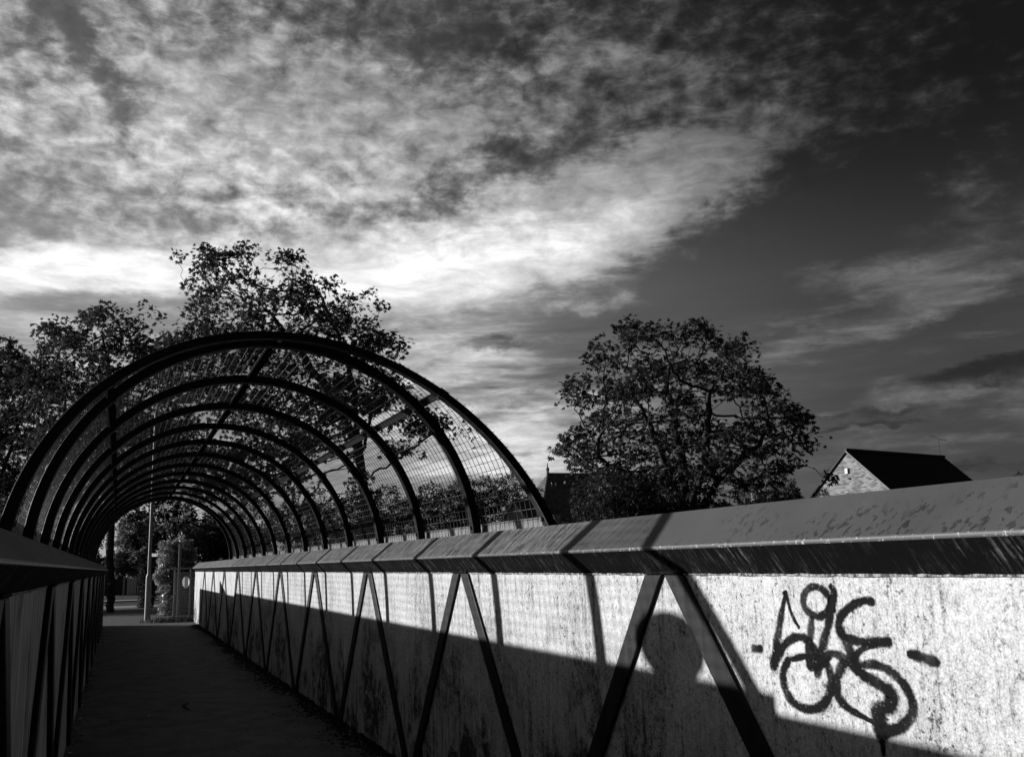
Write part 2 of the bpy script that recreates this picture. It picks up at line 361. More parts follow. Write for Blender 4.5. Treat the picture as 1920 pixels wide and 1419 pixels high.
mat('slate_roof', rough=.6, spec=.25, fn=lambda g, tc, b: g.m('MULTIPLY_ADD', g.noise(tc, 4, 5, .7), .03, .015))
def brick_fn(g, tc, b):
    nd = g.n('ShaderNodeTexBrick'); g.put(nd.inputs['Vector'], g.mapping(tc, rot=(R(90), 0, 0)))
    nd.inputs['Scale'].default_value = 1.0; nd.inputs['Bias'].default_value = -.1
    nd.inputs['Color1'].default_value = (.10,) * 3 + (1,); nd.inputs['Color2'].default_value = (.36,) * 3 + (1,); nd.inputs['Mortar'].default_value = (.30,) * 3 + (1,)
    nd.inputs['Brick Width'].default_value = .225; nd.inputs['Row Height'].default_value = .075; nd.inputs['Mortar Size'].default_value = .008
    s = g.n('ShaderNodeSeparateColor'); g.t.links.new(nd.outputs[0], s.inputs[0])
    return g.m('MULTIPLY', s.outputs[0], g.m('MULTIPLY_ADD', g.noise(tc, 2.2, 4, .7), .9, .55))
mat('mixed_stock_brick', rough=.85, spec=.2, fn=brick_fn)

def leaf_mat(name, val, trans, rough=.45):
    m = bpy.data.materials.new(name); m.use_nodes = True; t = m.node_tree; g = NT(t)
    b = t.nodes['Principled BSDF']; out = t.nodes['Material Output']
    oi = g.n('ShaderNodeNewGeometry').outputs['Random Per Island']
    v = g.m('MULTIPLY', g.m('MULTIPLY_ADD', oi, 1.1, .45), val)
    t.links.new(g.comb(v, v, v), b.inputs['Base Color']); b.inputs['Roughness'].default_value = rough; b.inputs['Specular IOR Level'].default_value = .15
    tr = g.n('ShaderNodeBsdfTranslucent'); v2 = g.m('MULTIPLY', g.m('MULTIPLY_ADD', oi, 1.1, .45), trans); t.links.new(g.comb(v2, v2, v2), tr.inputs[0])
    ad = g.n('ShaderNodeAddShader'); t.links.new(b.outputs[0], ad.inputs[0]); t.links.new(tr.outputs[0], ad.inputs[1]); t.links.new(ad.outputs[0], out.inputs[0])
    MATS[name] = m; return m
leaf_mat('tree_leaf', .024, .015, .55)
leaf_mat('shrub_leaf', .024, .014, .6)
leaf_mat('ivy_leaf', .15, .10, .35)
leaf_mat('soft_leaf', .07, .05, .5)
M = MATS

# ------------------------------------------------------------------ bridge frame: everything below in metres, deck at z = 0
XM = 0.6682 * U                       # middle line of the bridge
def ZU(z): return z * U + EYE         # height of the survey (eye = 0) over the deck
def XR(x, side): return x * U if side > 0 else 2 * XM - x * U
RIDGE = (1.690, .140); NOSE = (1.553, .0255); WTOP = (1.618, -.055)
OUT_NOSE = (1.827, .0255); OUT_WALL = (1.762, -.055)
Y0, Y1 = -4.0, 23.45 * U
RIB2 = 4.754; NRIB = 14
R_IN, R_OUT, ZC = 1.028 * U, 1.073 * U, ZU(.0438)

# deck, abutment, ground
dk = MB(); dk.box((XR(1.80, -1), Y0, -.35), (XR(1.80, 1), Y1, 0.0))
o = obj('deck', dk, M['worn_asphalt'], base=(XM, 12, 0), kind='structure')

def parapet(side, label):
    t = thing('steel_parapet', label, 'parapet', (XR(1.69, side), 12.0, 0))
    s = side
    wm = M['white_painted_plate'] if s > 0 else M['dirty_pale_plate']
    def poly(p): return [(XR(x, s), ZU(z) if z > -9 else .002) for x, z in p]
    w = MB(); w.box((min(XR(1.618, s), XR(1.762, s)), Y0, .003), (max(XR(1.618, s), XR(1.762, s)), Y1, ZU(-.055)))
    wall = obj('wall_plate', w, wm, t)
    # coping: two sloping tops with a rounded nose, and the dark folded underside
    n_in = 5
    def nose(c, r=.010):
        x0, z0 = c; pts = []
        for i in range(n_in):
            a = R(132 + (218 - 132) * i / (n_in - 1))
            pts.append((x0 + r + r * math.cos(a), z0 + r * math.sin(a) * .9))
        return pts
    ns = nose(NOSE)
    top = MB(); pl = [(RIDGE[0] + .012, RIDGE[1]), (RIDGE[0] - .012, RIDGE[1]), ns[0], (ns[0][0] + .02, ns[0][1] - .03), (OUT_NOSE[0] - .02, .0), (OUT_NOSE[0], OUT_NOSE[1])]
    top.prism(poly(pl), Y0, Y1)
    cop = obj('coping_top', top, M['weathered_coping_paint'], t)
    eb = MB(); ep = ns + [(ns[-1][0] + .012, ns[-1][1] + .004), (ns[0][0] + .012, ns[0][1] - .006)]
    eb.prism(poly(ep), Y0, Y1); obj('coping_edge', eb, M['glint_flecked_edge'], t, smooth=False)
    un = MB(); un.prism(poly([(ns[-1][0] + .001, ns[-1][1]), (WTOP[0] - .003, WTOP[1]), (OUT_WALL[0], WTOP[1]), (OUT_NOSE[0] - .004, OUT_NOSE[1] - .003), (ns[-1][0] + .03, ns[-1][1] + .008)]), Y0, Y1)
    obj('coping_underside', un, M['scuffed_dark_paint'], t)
    # ragged weld and sealant bead under the coping
    bd = MB(); rng = random.Random(5 + s); pts = []; rad = []
    y = Y0
    while y < Y1:
        pts.append((XR(1.6165, s), y, ZU(-.0565) + rng.uniform(-.0015, .0015))); rad.append(rng.uniform(.0035, .0075)); y += rng.uniform(.03, .07) if y < 9 else .3
    bd.tube(pts, rad, 5); obj('sealant_bead', bd, M['rough_sealant'], t)
    # zigzag stiffeners
    fl, fr = (.085, .013) if s > 0 else (.095, .024)
    def bar(ya, za, yb, zb):
        d = Vector((0, yb - ya, zb - za)); L = d.length; d /= L; n = Vector((0, -d.z, d.y)) * (fl * U / 2)
        hz = abs(n.y) + abs(n.z) * abs(d.y / d.z)          # horizontal half width
        b = MB(); xa, xb = XR(1.618, s), XR(1.618 - fr, s)
        if s > 0: xa, xb = xa - .001, xb
        else: xa, xb = xa + .001, xb
        q = [(xa, yb - hz, zb), (xa, yb + hz, zb), (xb, yb + hz, zb), (xb, yb - hz, zb), (xa, ya - hz, za), (xa, ya + hz, za), (xb, ya + hz, za), (xb, ya - hz, za)]
        b.hull8(q if s < 0 else [q[i] for i in (3, 2, 1, 0, 7, 6, 5, 4)])
        return obj('stiffener', b, M['black_gloss_stiffener_paint'], t, bevel=.006)
    for k in range(-3, 10):
        yt = (2.713 + 2 * k) * U; off = .062 * U
        za, zb = ZU(-.0575), .006
        for sg in (-1, 1):
            yb = yt + (.895 if sg > 0 else -.975) * U
            if yb > Y1 - .05 or yb < Y0 + .05: continue
            bar(yt + sg * off, za, yb, zb)
        if Y0 < yt - .2 and yt + .2 < Y1:
            b = MB(); x0, x1 = sorted((XR(1.6175, s), XR(1.618 - fr - .006, s)))
            b.box((x0, yt - .135, ZU(-.0575) + .001), (x1, yt + .135, ZU(-.0575) + .013)); obj('cap_plate', b, M['scuffed_dark_paint'], t, bevel=.004)
    # base rail of the cage
    ya, yb = 3.79 * U, (RIB2 + NRIB - 2 + .06) * U
    rl = MB(); x0, x1 = sorted((XR(1.752, s), XR(1.758, s))); rl.box((x0, ya, ZU(.085)), (x1, yb, ZU(.189 if s > 0 else .209)))
    obj('base_rail', rl, M['pale_galvanised_rail'], t)
    return t
PR = parapet(1, 'white painted steel parapet with graffiti and black zigzag stiffeners, in sun')
PL = parapet(-1, 'shaded steel parapet opposite the graffiti, grey and streaked')

mb = MB(); xg = XR(1.69, -1); g0_, g1_ = 17.85 * U, 19.1 * U; zr = ZU(.135)
mb.add([(xg - .004, g0_, zr), (xg - .004, g1_, zr), (xg - .004, g1_, zr + .27), (xg + .004, g0_, zr), (xg + .004, g1_, zr), (xg + .004, g1_, zr + .27)], [(0, 1, 2), (3, 5, 4), (0, 3, 4, 1), (1, 4, 5, 2), (2, 5, 3, 0)])
obj('end_gusset', mb, M['flat_black_bar'], PL)
# one bolt left on the coping
bt = MB(); c = W(1388, 989, 1.0); c = np.array(wallpt(1388, 989, 1.63 * U))
bt.tube([(c[0] + .012, c[1], c[2] - .012), (c[0] - .010, c[1], c[2] + .012)], [.011, .011], 6); obj('bolt', bt, M['black_rib_paint'], PR)

# ------------------------------------------------------------------ graffiti: paint film on the wall plate
def spray_mat():
    m = bpy.data.materials.new('black_spray_paint'); m.use_nodes = True; t = m.node_tree; g = NT(t)
    b = t.nodes['Principled BSDF']; out = t.nodes['Material Output']
    b.inputs['Roughness'].default_value = .9; b.inputs['Specular IOR Level'].default_value = .04; b.inputs['Base Color'].default_value = (.012,) * 3 + (1,)
    at = g.n('ShaderNodeAttribute'); at.attribute_name = 'edge'
    tc = g.n('ShaderNodeTexCoord').outputs['Object']
    n1 = g.noise(tc, 110, 3, .75); n2 = g.noise(tc, 35, 4, .75)
    e = at.outputs['Fac']
    a = g.mapr(g.m('ADD', e, g.m('MULTIPLY_ADD', n1, .7, -.35)), .36, .86, 1, 0)
    a = g.m('MULTIPLY', a, g.mapr(g.noise(tc, 7, 3, .6), .3, .6, .72, 1.0))
    chips = g.m('MULTIPLY', g.mapr(n1, .60, .68, 1, .15), g.mapr(n2, .63, .70, 1, .3))
    a = g.m('MULTIPLY', a, chips)
    tr = g.n('ShaderNodeBsdfTransparent'); mx = g.n('ShaderNodeMixShader')
    t.links.new(a, mx.inputs[0]); t.links.new(tr.outputs[0], mx.inputs[1]); t.links.new(b.outputs[0], mx.inputs[2]); t.links.new(mx.outputs[0], out.inputs[0])
    return m
SPRAY = spray_mat()
def smooth_path(pts, n=10):
    out = []; P = [pts[0]] + list(pts) + [pts[-1]]
    for i in range(1, len(P) - 2):
        p0, p1, p2, p3 = [np.array(p, float) for p in P[i - 1:i + 3]]
        for k in range(n):
            t = k / n
            out.append(.5 * ((2 * p1) + (-p0 + p2) * t + (2 * p0 - 5 * p1 + 4 * p2 - p3) * t * t + (-p0 + 3 * p1 - 3 * p2 + p3) * t ** 3))
    out.append(np.array(pts[-1], float)); return out
SC = 2.632
strokes = [   # zoomed photo coordinates: x, y, stroke width
    [(458, 606, 16), (446, 610, 16), (452, 628, 18), (437, 700, 26), (424, 780, 32), (412, 860, 36), (402, 930, 42), (396, 965, 42)],
    [(458, 606, 14), (466, 640, 14), (478, 690, 14), (496, 735, 15), (520, 776, 15)],
    [(396, 962, 38), (430, 895, 36), (470, 845, 36), (520, 826, 36), (562, 840, 36), (598, 885, 36), (620, 940, 34)],
    [(690, 690, 26), (672, 640, 28), (645, 598, 30), (603, 577, 30), (563, 592, 30), (543, 640, 30), (556, 690, 30), (590, 716, 32), (632, 722, 34), (668, 690, 34), (686, 640, 32), (692, 600, 30), (678, 578, 22)],
    [(690, 640, 30), (676, 720, 32), (660, 790, 34), (640, 860, 36), (622, 940, 38), (612, 1005, 36)],
    [(584, 745, 30), (580, 800, 32), (574, 860, 34), (572, 930, 36), (585, 975, 34), (640, 965, 24), (668, 930, 22)],
    [(884, 652, 36), (848, 646, 36), (794, 664, 36), (742, 708, 34), (718, 756, 34), (728, 806, 34), (776, 836, 36), (836, 850, 42), (900, 852, 44), (962, 850, 48)],
    [(730, 800, 34), (758, 860, 38), (786, 920, 44), (818, 980, 44), (842, 1015, 40)],
    [(900, 862, 26), (852, 874, 26), (816, 900, 26), (796, 930, 26)],
    [(470, 940, 30), (446, 990, 32), (446, 1050, 34), (466, 1110, 36), (508, 1158, 38), (566, 1182, 40), (624, 1170, 40), (662, 1130, 38), (680, 1070, 38), (676, 1000, 34), (650, 950, 30), (600, 925, 28), (540, 922, 26), (490, 935, 26)],
    [(600, 960, 30), (645, 925, 34), (690, 908, 36), (735, 925, 38), (790, 968, 42), (840, 1012, 44), (900, 1048, 50), (956, 1086, 56), (982, 1126, 58), (960, 1165, 60), (922, 1190, 70), (920, 1240, 74), (930, 1300, 60)],
    [(846, 962, 38), (896, 962, 38), (956, 984, 38), (1016, 1032, 38), (1060, 1092, 38), (1084, 1160, 40), (1072, 1222, 42), (1030, 1266, 44), (980, 1286, 50), (936, 1290, 50)],
    [(740, 960, 40), (716, 1010, 40), (706, 1070, 40), (722, 1130, 38), (766, 1176, 34), (820, 1208, 26), (880, 1240, 20)],
    [(300, 882, 36), (332, 884, 38)],
    [(1070, 910, 42), (1110, 920, 44), (1160, 936, 48), (1200, 948, 46)],
    [(926, 1290, 34), (934, 1340, 26), (940, 1400, 14)],
]
for si, st in enumerate(strokes):
    P = smooth_path(st, 8); w = []; vv = []; ff = []; ee = []
    X = WTOP[0] * U - .0008 - .00008 * si
    pts = [wallpt(1300 + p[0] / SC, 880 + p[1] / SC, WTOP[0] * U) for p in P]
    s_mpp = []
    for i, p in enumerate(pts):
        a = pts[max(i - 1, 0)]; b = pts[min(i + 1, len(pts) - 1)]; d = (b - a)[1:]; d /= (np.linalg.norm(d) + 1e-9)
        nrm = np.array([-d[1], d[0]])
        # width: pixels on a wall seen obliquely -> metres
        q0 = wallpt(1300 + P[i][0] / SC, 880 + P[i][1] / SC + 1, WTOP[0] * U); mpp = abs(q0[2] - p[2])
        hw = P[i][2] / SC * mpp * .5 * (1.75 + .16 * math.sin(i * .53 + si * 2.1)) * (1.0 + .45 * abs(nrm[0]))
        for k, e in ((-1, 1.0), (-.5, .5), (0, 0.0), (.5, .5), (1, 1.0)):
            vv.append((X, p[1] + nrm[0] * hw * k, p[2] + nrm[1] * hw * k)); ee.append(e)
    # round caps
    n = len(pts)
    for i in range(n - 1):
        for k in range(4): ff.append((i * 5 + k, (i + 1) * 5 + k, (i + 1) * 5 + k + 1, i * 5 + k + 1))
    for end, sg in ((0, -1), (n - 1, 1)):
        p = pts[end]; a = pts[max(end - 1, 0)]; b = pts[min(end + 1, n - 1)]; d = (b - a)[1:]; d /= np.linalg.norm(d) + 1e-9
        L = np.array(vv[end * 5][1:]); Rr = np.array(vv[end * 5 + 4][1:]); cc = (L + Rr) / 2; h = (Rr - L) / 2; hl = np.linalg.norm(h)
        c0 = len(vv); vv.append((X, cc[0], cc[1])); ee.append(0.0)
        for j in range(9):
            th = math.pi * j / 8; q_ = cc + h * math.cos(th) + d * sg * hl * math.sin(th); vv.append((X, q_[0], q_[1])); ee.append(1.0)
        for j in range(8): ff.append((c0, c0 + 1 + j, c0 + 2 + j))
    mb = MB(); mb.v = [tuple(map(float, v)) for v in vv]; mb.f = ff
    g_ = obj('graffiti_stroke', mb, SPRAY, PR)
    at = g_.data.attributes.new('edge', 'FLOAT', 'POINT'); at.data.foreach_set('value', np.array(ee, np.float32))

# ------------------------------------------------------------------ mesh tunnel (cage)
CAGE = thing('mesh_tunnel', 'arched tunnel of black steel ribs and wire mesh over the footbridge', 'canopy', (XM, RIB2 * U, 0))
TILT = .83
def rib_y(n, z):                     # end hoops lean back, the others stand upright
    if n == 1: return 3.805 * U + TILT * (z - ZU(.14))
    if n == NRIB: return (RIB2 + NRIB - 3 + 1.03) * U - TILT * (z - ZU(.14))
    return (RIB2 + n - 2) * U
A0 = math.asin((ZU(.139) - ZC) / ((R_IN + R_OUT) / 2))
def arc(a, r): return XM + r * math.cos(a), ZC + r * math.sin(a)      # a: 0 = right foot side, pi = left
def rib(n):
    N = 56; hw = .0285 * U; v = []; f = []
    for i in range(N + 1):
        a = A0 + (math.pi - 2 * A0) * i / N
        for r, dy in ((R_IN, -hw), (R_OUT, -hw), (R_OUT, hw), (R_IN, hw)):
            x, z = arc(a, r); v.append((x, rib_y(n, z) + dy, z))
    for i in range(N):
        for k in range(4):
            b = i * 4; f.append((b + k, b + (k + 1) % 4, b + 4 + (k + 1) % 4, b + 4 + k))
    f += [(0, 3, 2, 1), (N * 4, N * 4 + 1, N * 4 + 2, N * 4 + 3)]
    mb = MB(); mb.v = v; mb.f = f
    o = obj('rib', mb, M['black_rib_paint'], CAGE, bevel=.006)
    # bolts on the inner face
    for a in (A0 + .035, math.asin((ZU(.776) - ZC) / R_IN), math.pi / 2, math.pi - math.asin((ZU(.776) - ZC) / R_IN), math.pi - A0 - .035):
        x, z = arc(a, R_IN + .002); x2, z2 = arc(a, R_IN - .012); y = rib_y(n, z)
        b = MB(); b.tube([(x, y, z), (x2, y, z2)], [.014, .012], 6); obj('bolt', b, M['galvanised_bolt'], o)
    return o
for n in range(1, NRIB + 1): rib(n)
R_M = R_OUT + .004
AH = math.asin((ZU(.776) - ZC) / R_IN)
# purlins
for n in range(1, NRIB):
    for a, rr, wd, dp, nm in ((math.pi / 2, R_OUT - .022, .050, .022, 'purlin'), (math.pi - AH, R_OUT - .022, .050, .022, 'purlin'), (AH, R_M + .012, .048, .006, 'purlin')):
        ca, sa = math.cos(a), math.sin(a); q = []
        for r in (rr - dp / 2, rr + dp / 2):
            for dn, nn in ((-wd / 2, n), (wd / 2, n), (wd / 2, n + 1), (-wd / 2, n + 1)):
                x = XM + r * ca - sa * dn; z = ZC + r * sa + ca * dn
                yy = rib_y(nn, z) + (.0342 if nn == n else -.0342) * (1 if rr < R_OUT else 0)
                q.append((x, yy, z))
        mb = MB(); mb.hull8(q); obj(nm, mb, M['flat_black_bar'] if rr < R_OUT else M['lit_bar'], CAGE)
# mesh panels: three per bay
def wire_quads(paths, rad, k=5):
    V = []; F_ = []; base = 0
    for P in paths:
        P = np.asarray(P, float); n = len(P)
        t = np.gradient(P, axis=0); t /= np.linalg.norm(t, axis=1)[:, None] + 1e-12
        ref = np.where(np.abs(t[:, 1:2]) > .9, np.array([[0, 0, 1.0]]), np.array([[0, 1.0, 0]]))
        a = np.cross(t, ref); a /= np.linalg.norm(a, axis=1)[:, None]; b = np.cross(t, a)
        th = np.arange(k) * 2 * np.pi / k
        ring = P[:, None, :] + rad * (a[:, None, :] * np.cos(th)[None, :, None] + b[:, None, :] * np.sin(th)[None, :, None])
        V.append(ring.reshape(-1, 3))
        i = np.arange(n - 1)[:, None] * k; j = np.arange(k)[None, :]; j2 = (j + 1) % k
        F_.append(np.stack([i + j, i + j2, i + k + j2, i + k + j], -1).reshape(-1, 4) + base); base += n * k
    return np.concatenate(V), np.concatenate(F_)
NW = 17; AP = .052 / R_M
for n in range(1, NRIB):
    for a0, a1 in ((A0, AH + .02), (AH - .02, math.pi - AH), (math.pi - AH, math.pi - A0)):
        paths = []
        ya0 = min(rib_y(n, ZU(.14)), rib_y(n, ZU(1.1))); yb1 = max(rib_y(n + 1, ZU(.14)), rib_y(n + 1, ZU(1.1)))
        yg = (RIB2 + n - 2) * U
        for k in range(1, NW + 6):
            y = yg + (k - 3) * U / NW if n in (1, NRIB - 1) else yg + k * U / NW
            if n not in (1, NRIB - 1) and k >= NW: break
            seg = []
            m_ = max(6, int((a1 - a0) / .06))
            for i in range(m_ + 1):
                a = a0 + (a1 - a0) * i / m_; x, z = arc(a, R_M)
                if rib_y(n, z) - .02 <= y <= rib_y(n + 1, z) + .02: seg.append((x, y, z))
                else:
                    if len(seg) > 1: paths.append(seg)
                    seg = []
            if len(seg) > 1: paths.append(seg)
        j0, j1 = math.ceil((a0 - A0) / AP), math.floor((a1 - A0) / AP)
        for j in range(j0, j1 + 1):
            a = A0 + j * AP; x, z = arc(a, R_M + .0045)
            y0, y1 = rib_y(n, z) - .034, rib_y(n + 1, z) + .034
            if y1 - y0 < .03: continue
            paths.append([(x, y0, z), (x, y1, z)])
        v, f = wire_quads(paths, .0018, 5)
        obj_np('mesh_panel', v, f, M['mesh_wire_paint'], CAGE, smooth=True)

# oval plate on the left of the cage; its round shadow falls between the first stiffeners
pa = math.pi - math.asin((ZU(.286) - ZC) / (R_M + .012)); py = 4.287 * U
mb = MB(); N = 40; ru, rt = .190 * U, .106 * U
rad = np.array([math.cos(pa), 0, math.sin(pa)]); tan = np.array([-math.sin(pa), 0, math.cos(pa)]) * -1
ctr = np.array([XM + (R_M + .012) * math.cos(pa), py, ZC + (R_M + .012) * math.sin(pa)])
vv = []
for k in (0, .004):
    for i in range(N):
        th = 2 * math.pi * i / N; vv.append(ctr + rad * k + np.array([0, 1, 0]) * ru * math.cos(th) + tan * rt * math.sin(th))
mb.add(vv, [tuple(range(N)), tuple(range(2 * N - 1, N - 1, -1))] + [(i, i + N, (i + 1) % N + N, (i + 1) % N) for i in range(N)])
SP = thing('sign_plate', 'dark oval plate fixed flat to the mesh above the shaded parapet', 'sign', tuple(ctr))
obj('plate', mb, M['sign_back'], SP)
for sg in (-1, 1):
    b = MB(); c = ctr + np.array([0, sg * ru * .5, 0]); b.tube([c - rad * .02, c + rad * .008], .008, 6); obj('fixing_bolt', b, M['galvanised_bolt'], SP)

# ------------------------------------------------------------------ ground, path, road
def ground():
    ys = [-900, -60, -8, -1.5, 3.5, 21.5, 27.0, 30, 40, 60, 120, 1200]; zs = [0, 0, -.06, -.06, -4.6, -4.6, -.06, -.06, -.06, -.06, -.06, -.06]
    ys = [-900, -60, -8, 0, 5, 21, 27.4, 30, 40, 60, 120, 1500]; zs = [-.5, -.5, -.06, -.06, -4.6, -4.6, -.06, -.06, -.06, -.06, -.06, -.06]
    xs = [-1500, -200, -60, -20, -6, -2, 3.5, 8, 20, 60, 200, 1500]
    mb = MB(); mb.v = [(x, y, z) for y, z in zip(ys, zs) for x in xs]; n = len(xs)
    mb.f = [(i * n + j, i * n + j + 1, (i + 1) * n + j + 1, (i + 1) * n + j) for i in range(len(ys) - 1) for j in range(n - 1)]
    return obj('ground', mb, M['earth'], kind='structure')
ground()
mb = MB(); pts = [(-.9, Y1), (2.75, Y1), (2.75, 30.5), (2.2, 33), (2.0, 41.5), (-.55, 41.5), (-.6, 33), (-1.2, 30.5)]
mb.add([(x, y, -.004) for x, y in pts] + [(x, y, -.3) for x, y in pts], [tuple(range(8))] + [(i, i + 8, (i + 1) % 8 + 8, (i + 1) % 8) for i in range(8)])
obj('path', mb, M['worn_asphalt'], kind='structure')
mb = MB(); mb.box((-60, 44, -.2), (40, 51, -.12)); obj('road', mb, M['worn_asphalt'], kind='structure', base=(0, 47, 0))
for ya, yb in ((41.5, 43.85), (51.15, 53)):
    mb = MB(); mb.box((-60, ya, -.3), (40, yb, -.02)); obj('pavement', mb, M['concrete'], kind='structure', base=(0, ya, 0))
for ya in (43.85, 51.0):
    mb = MB(); mb.box((-60, ya, -.3), (40, ya + .15, -.008)); obj('kerb', mb, M['concrete'], kind='structure', base=(0, ya, 0))

# litter and moss along the foot of the right wall
def litter():
    rng = np.random.default_rng(7); v = []; f = []
    for i in range(2600):
        y = 3.0 + 24 * rng.random() ** 1.3; right = rng.random() < .85
        off = abs(rng.normal(0, .11 if right else .05)); x = (WTOP[0] * U - .01 - off) if right else (XR(1.618, -1) + .01 + off)
        if rng.random() < .05: x = XR(1.6, -1) + rng.random() * 2.1
        s = rng.uniform(.008, .03); a = rng.uniform(0, 6.28); up = rng.uniform(.001, .012)
        c, sn = math.cos(a) * s, math.sin(a) * s; k = len(v)
        v += [(x - c, y - sn, .003), (x - sn * .45, y + c * .45, .003 + up), (x + c, y + sn, .003 + up * .6), (x + sn * .45, y - c * .45, .003)]
        f.append((k, k + 1, k + 2, k + 3))
    o = obj_np('leaf_litter', np.array(v), np.array(f), M['dead_leaf']); tag(o, 'scattered dead leaves along the foot of the parapet', 'leaf litter', kind='stuff')
    v = []; f = []
    for i in range(5200):
        y = 2.5 + 24 * rng.random() ** 1.2; clump = .5 + .5 * math.sin(y * 1.9 + math.sin(y * .7) * 3)
        off = abs(rng.normal(0, .05 + .16 * clump)); x = WTOP[0] * U - .005 - off
        h = rng.uniform(.008, .03) * (1.2 - min(off * 3, 1)); s = rng.uniform(.008, .024); a = rng.uniform(0, 6.28); k = len(v)
        for j in range(3): v.append((x + s * math.cos(a + 2.09 * j), y + s * math.sin(a + 2.09 * j) * 1.6, .001))
        v.append((x, y, h)); f += [(k, k + 1, k + 3), (k + 1, k + 2, k + 3), (k + 2, k, k + 3)]
    o = obj_np('moss', np.array(v), np.array(f), M['moss']); tag(o, 'dark moss and grit gathered along the wall foot', 'moss', kind='stuff')
litter()
c = G(343.5, 1324); up_ = np.array([0, 0, .012])
mb = MB(); mb.tube([G(354, 1319.5) + up_ * .6, G(348, 1321) + up_, c + up_, G(348, 1327.5) + up_, G(356, 1332) + up_ * .5], [.006, .008, .012, .010, .004], 5)
tag(obj('twig', mb, M['bark'], base=tuple(c)), 'dark forked twig lying on the asphalt deck', 'twig')

# ------------------------------------------------------------------ trees
def leaves_np(P, D, size, rng, droop=.5, nl=5):
    """palmate leaves: nl kite-shaped leaflets fanned round each point P, pointing roughly along D"""
    n = len(P); D = D / (np.linalg.norm(D, axis=1)[:, None] + 1e-9)
    up = rng.normal(0, .55, (n, 3)); up[:, 2] += 1.0
    s = np.cross(D, up); s /= np.linalg.norm(s, axis=1)[:, None] + 1e-9; nn = np.cross(s, D)
    L = size * rng.uniform(.65, 1.25, n)
    V = np.zeros((n, nl, 4, 3))
    for k in range(nl):
        th = (k - (nl - 1) / 2) * (2.6 / max(nl - 1, 1)); lk = L * (1 - .28 * abs(k - (nl - 1) / 2) / max((nl - 1) / 2, 1))
        dr = D * math.cos(th) + s * math.sin(th); pr = -D * math.sin(th) + s * math.cos(th)
        w = lk[:, None] * .19
        mid = P + dr * (lk * .58)[:, None] - nn * (lk * .10 * droop)[:, None]
        V[:, k, 0] = P; V[:, k, 1] = mid + pr * w; V[:, k, 2] = P + dr * lk[:, None] - nn * (lk * .55 * droop)[:, None]; V[:, k, 3] = mid - pr * w
    v = V.reshape(-1, 3); f = np.arange(len(v)).reshape(-1, 4); return v, f

def colonise(stems, lobes, n_attr, seed, step=.32, kill=.55, infl=3.0, iters=130):
    rng = np.random.default_rng(seed)
    vol = np.array([r[0] * r[1] * r[2] for c, r in lobes]) ** .5; pk = rng.choice(len(lobes), n_attr, p=vol / vol.sum())
    g = rng.normal(size=(n_attr, 3)); g /= np.linalg.norm(g, axis=1)[:, None]; g *= (rng.random(n_attr) ** .42)[:, None]
    C = np.array([c for c, r in lobes]); RR = np.array([r for c, r in lobes])
    A = C[pk] + g * RR[pk] * .88
    pos = []; par = []
    for st in stems:
        prev = -1 if not pos else st[0]
        pts = st[1]
        for i in range(len(pts) - 1):
            a, b = np.array(pts[i], float), np.array(pts[i + 1], float); m = max(1, int(np.linalg.norm(b - a) / step))
            for k in range(m + (1 if i == len(pts) - 2 else 0)):
                p = a + (b - a) * k / m
                if prev == -1 or np.linalg.norm(p - pos[prev]) > .02:
                    pos.append(p + rng.normal(0, .03, 3)); par.append(prev); prev = len(pos) - 1
        st.append(prev)
    pos = np.array(pos); par = list(par)
    alive = np.ones(n_attr, bool); near = np.zeros(n_attr, int); dist = np.full(n_attr, 1e9)
    def upd(lo):
        nonlocal near, dist
        d = np.linalg.norm(A[:, None] - pos[None, lo:], axis=2); j = d.argmin(1); dm = d[np.arange(n_attr), j]
        b = dm < dist; near[b] = j[b] + lo; dist[b] = dm[b]
    upd(0)
    for it in range(iters):
        act = alive & (dist < (infl if it > 25 else 9))
        if not act.any(): break
        idx = near[act]; dv = A[act] - pos[idx]; dv /= np.linalg.norm(dv, axis=1)[:, None] + 1e-9
        uq, inv = np.unique(idx, return_inverse=True); s = np.zeros((len(uq), 3)); np.add.at(s, inv, dv)
        s += rng.normal(0, .22, s.shape) * np.linalg.norm(s, axis=1)[:, None]; s[:, 2] += .05
        s /= np.linalg.norm(s, axis=1)[:, None] + 1e-9
        new = pos[uq] + s * step * rng.uniform(.75, 1.2, (len(uq), 1)); lo = len(pos)
        pos = np.concatenate([pos, new]); par += list(uq); upd(lo)
        alive &= dist > kill
        if len(pos) > 15000: break
    return pos, np.array(par), A, rng

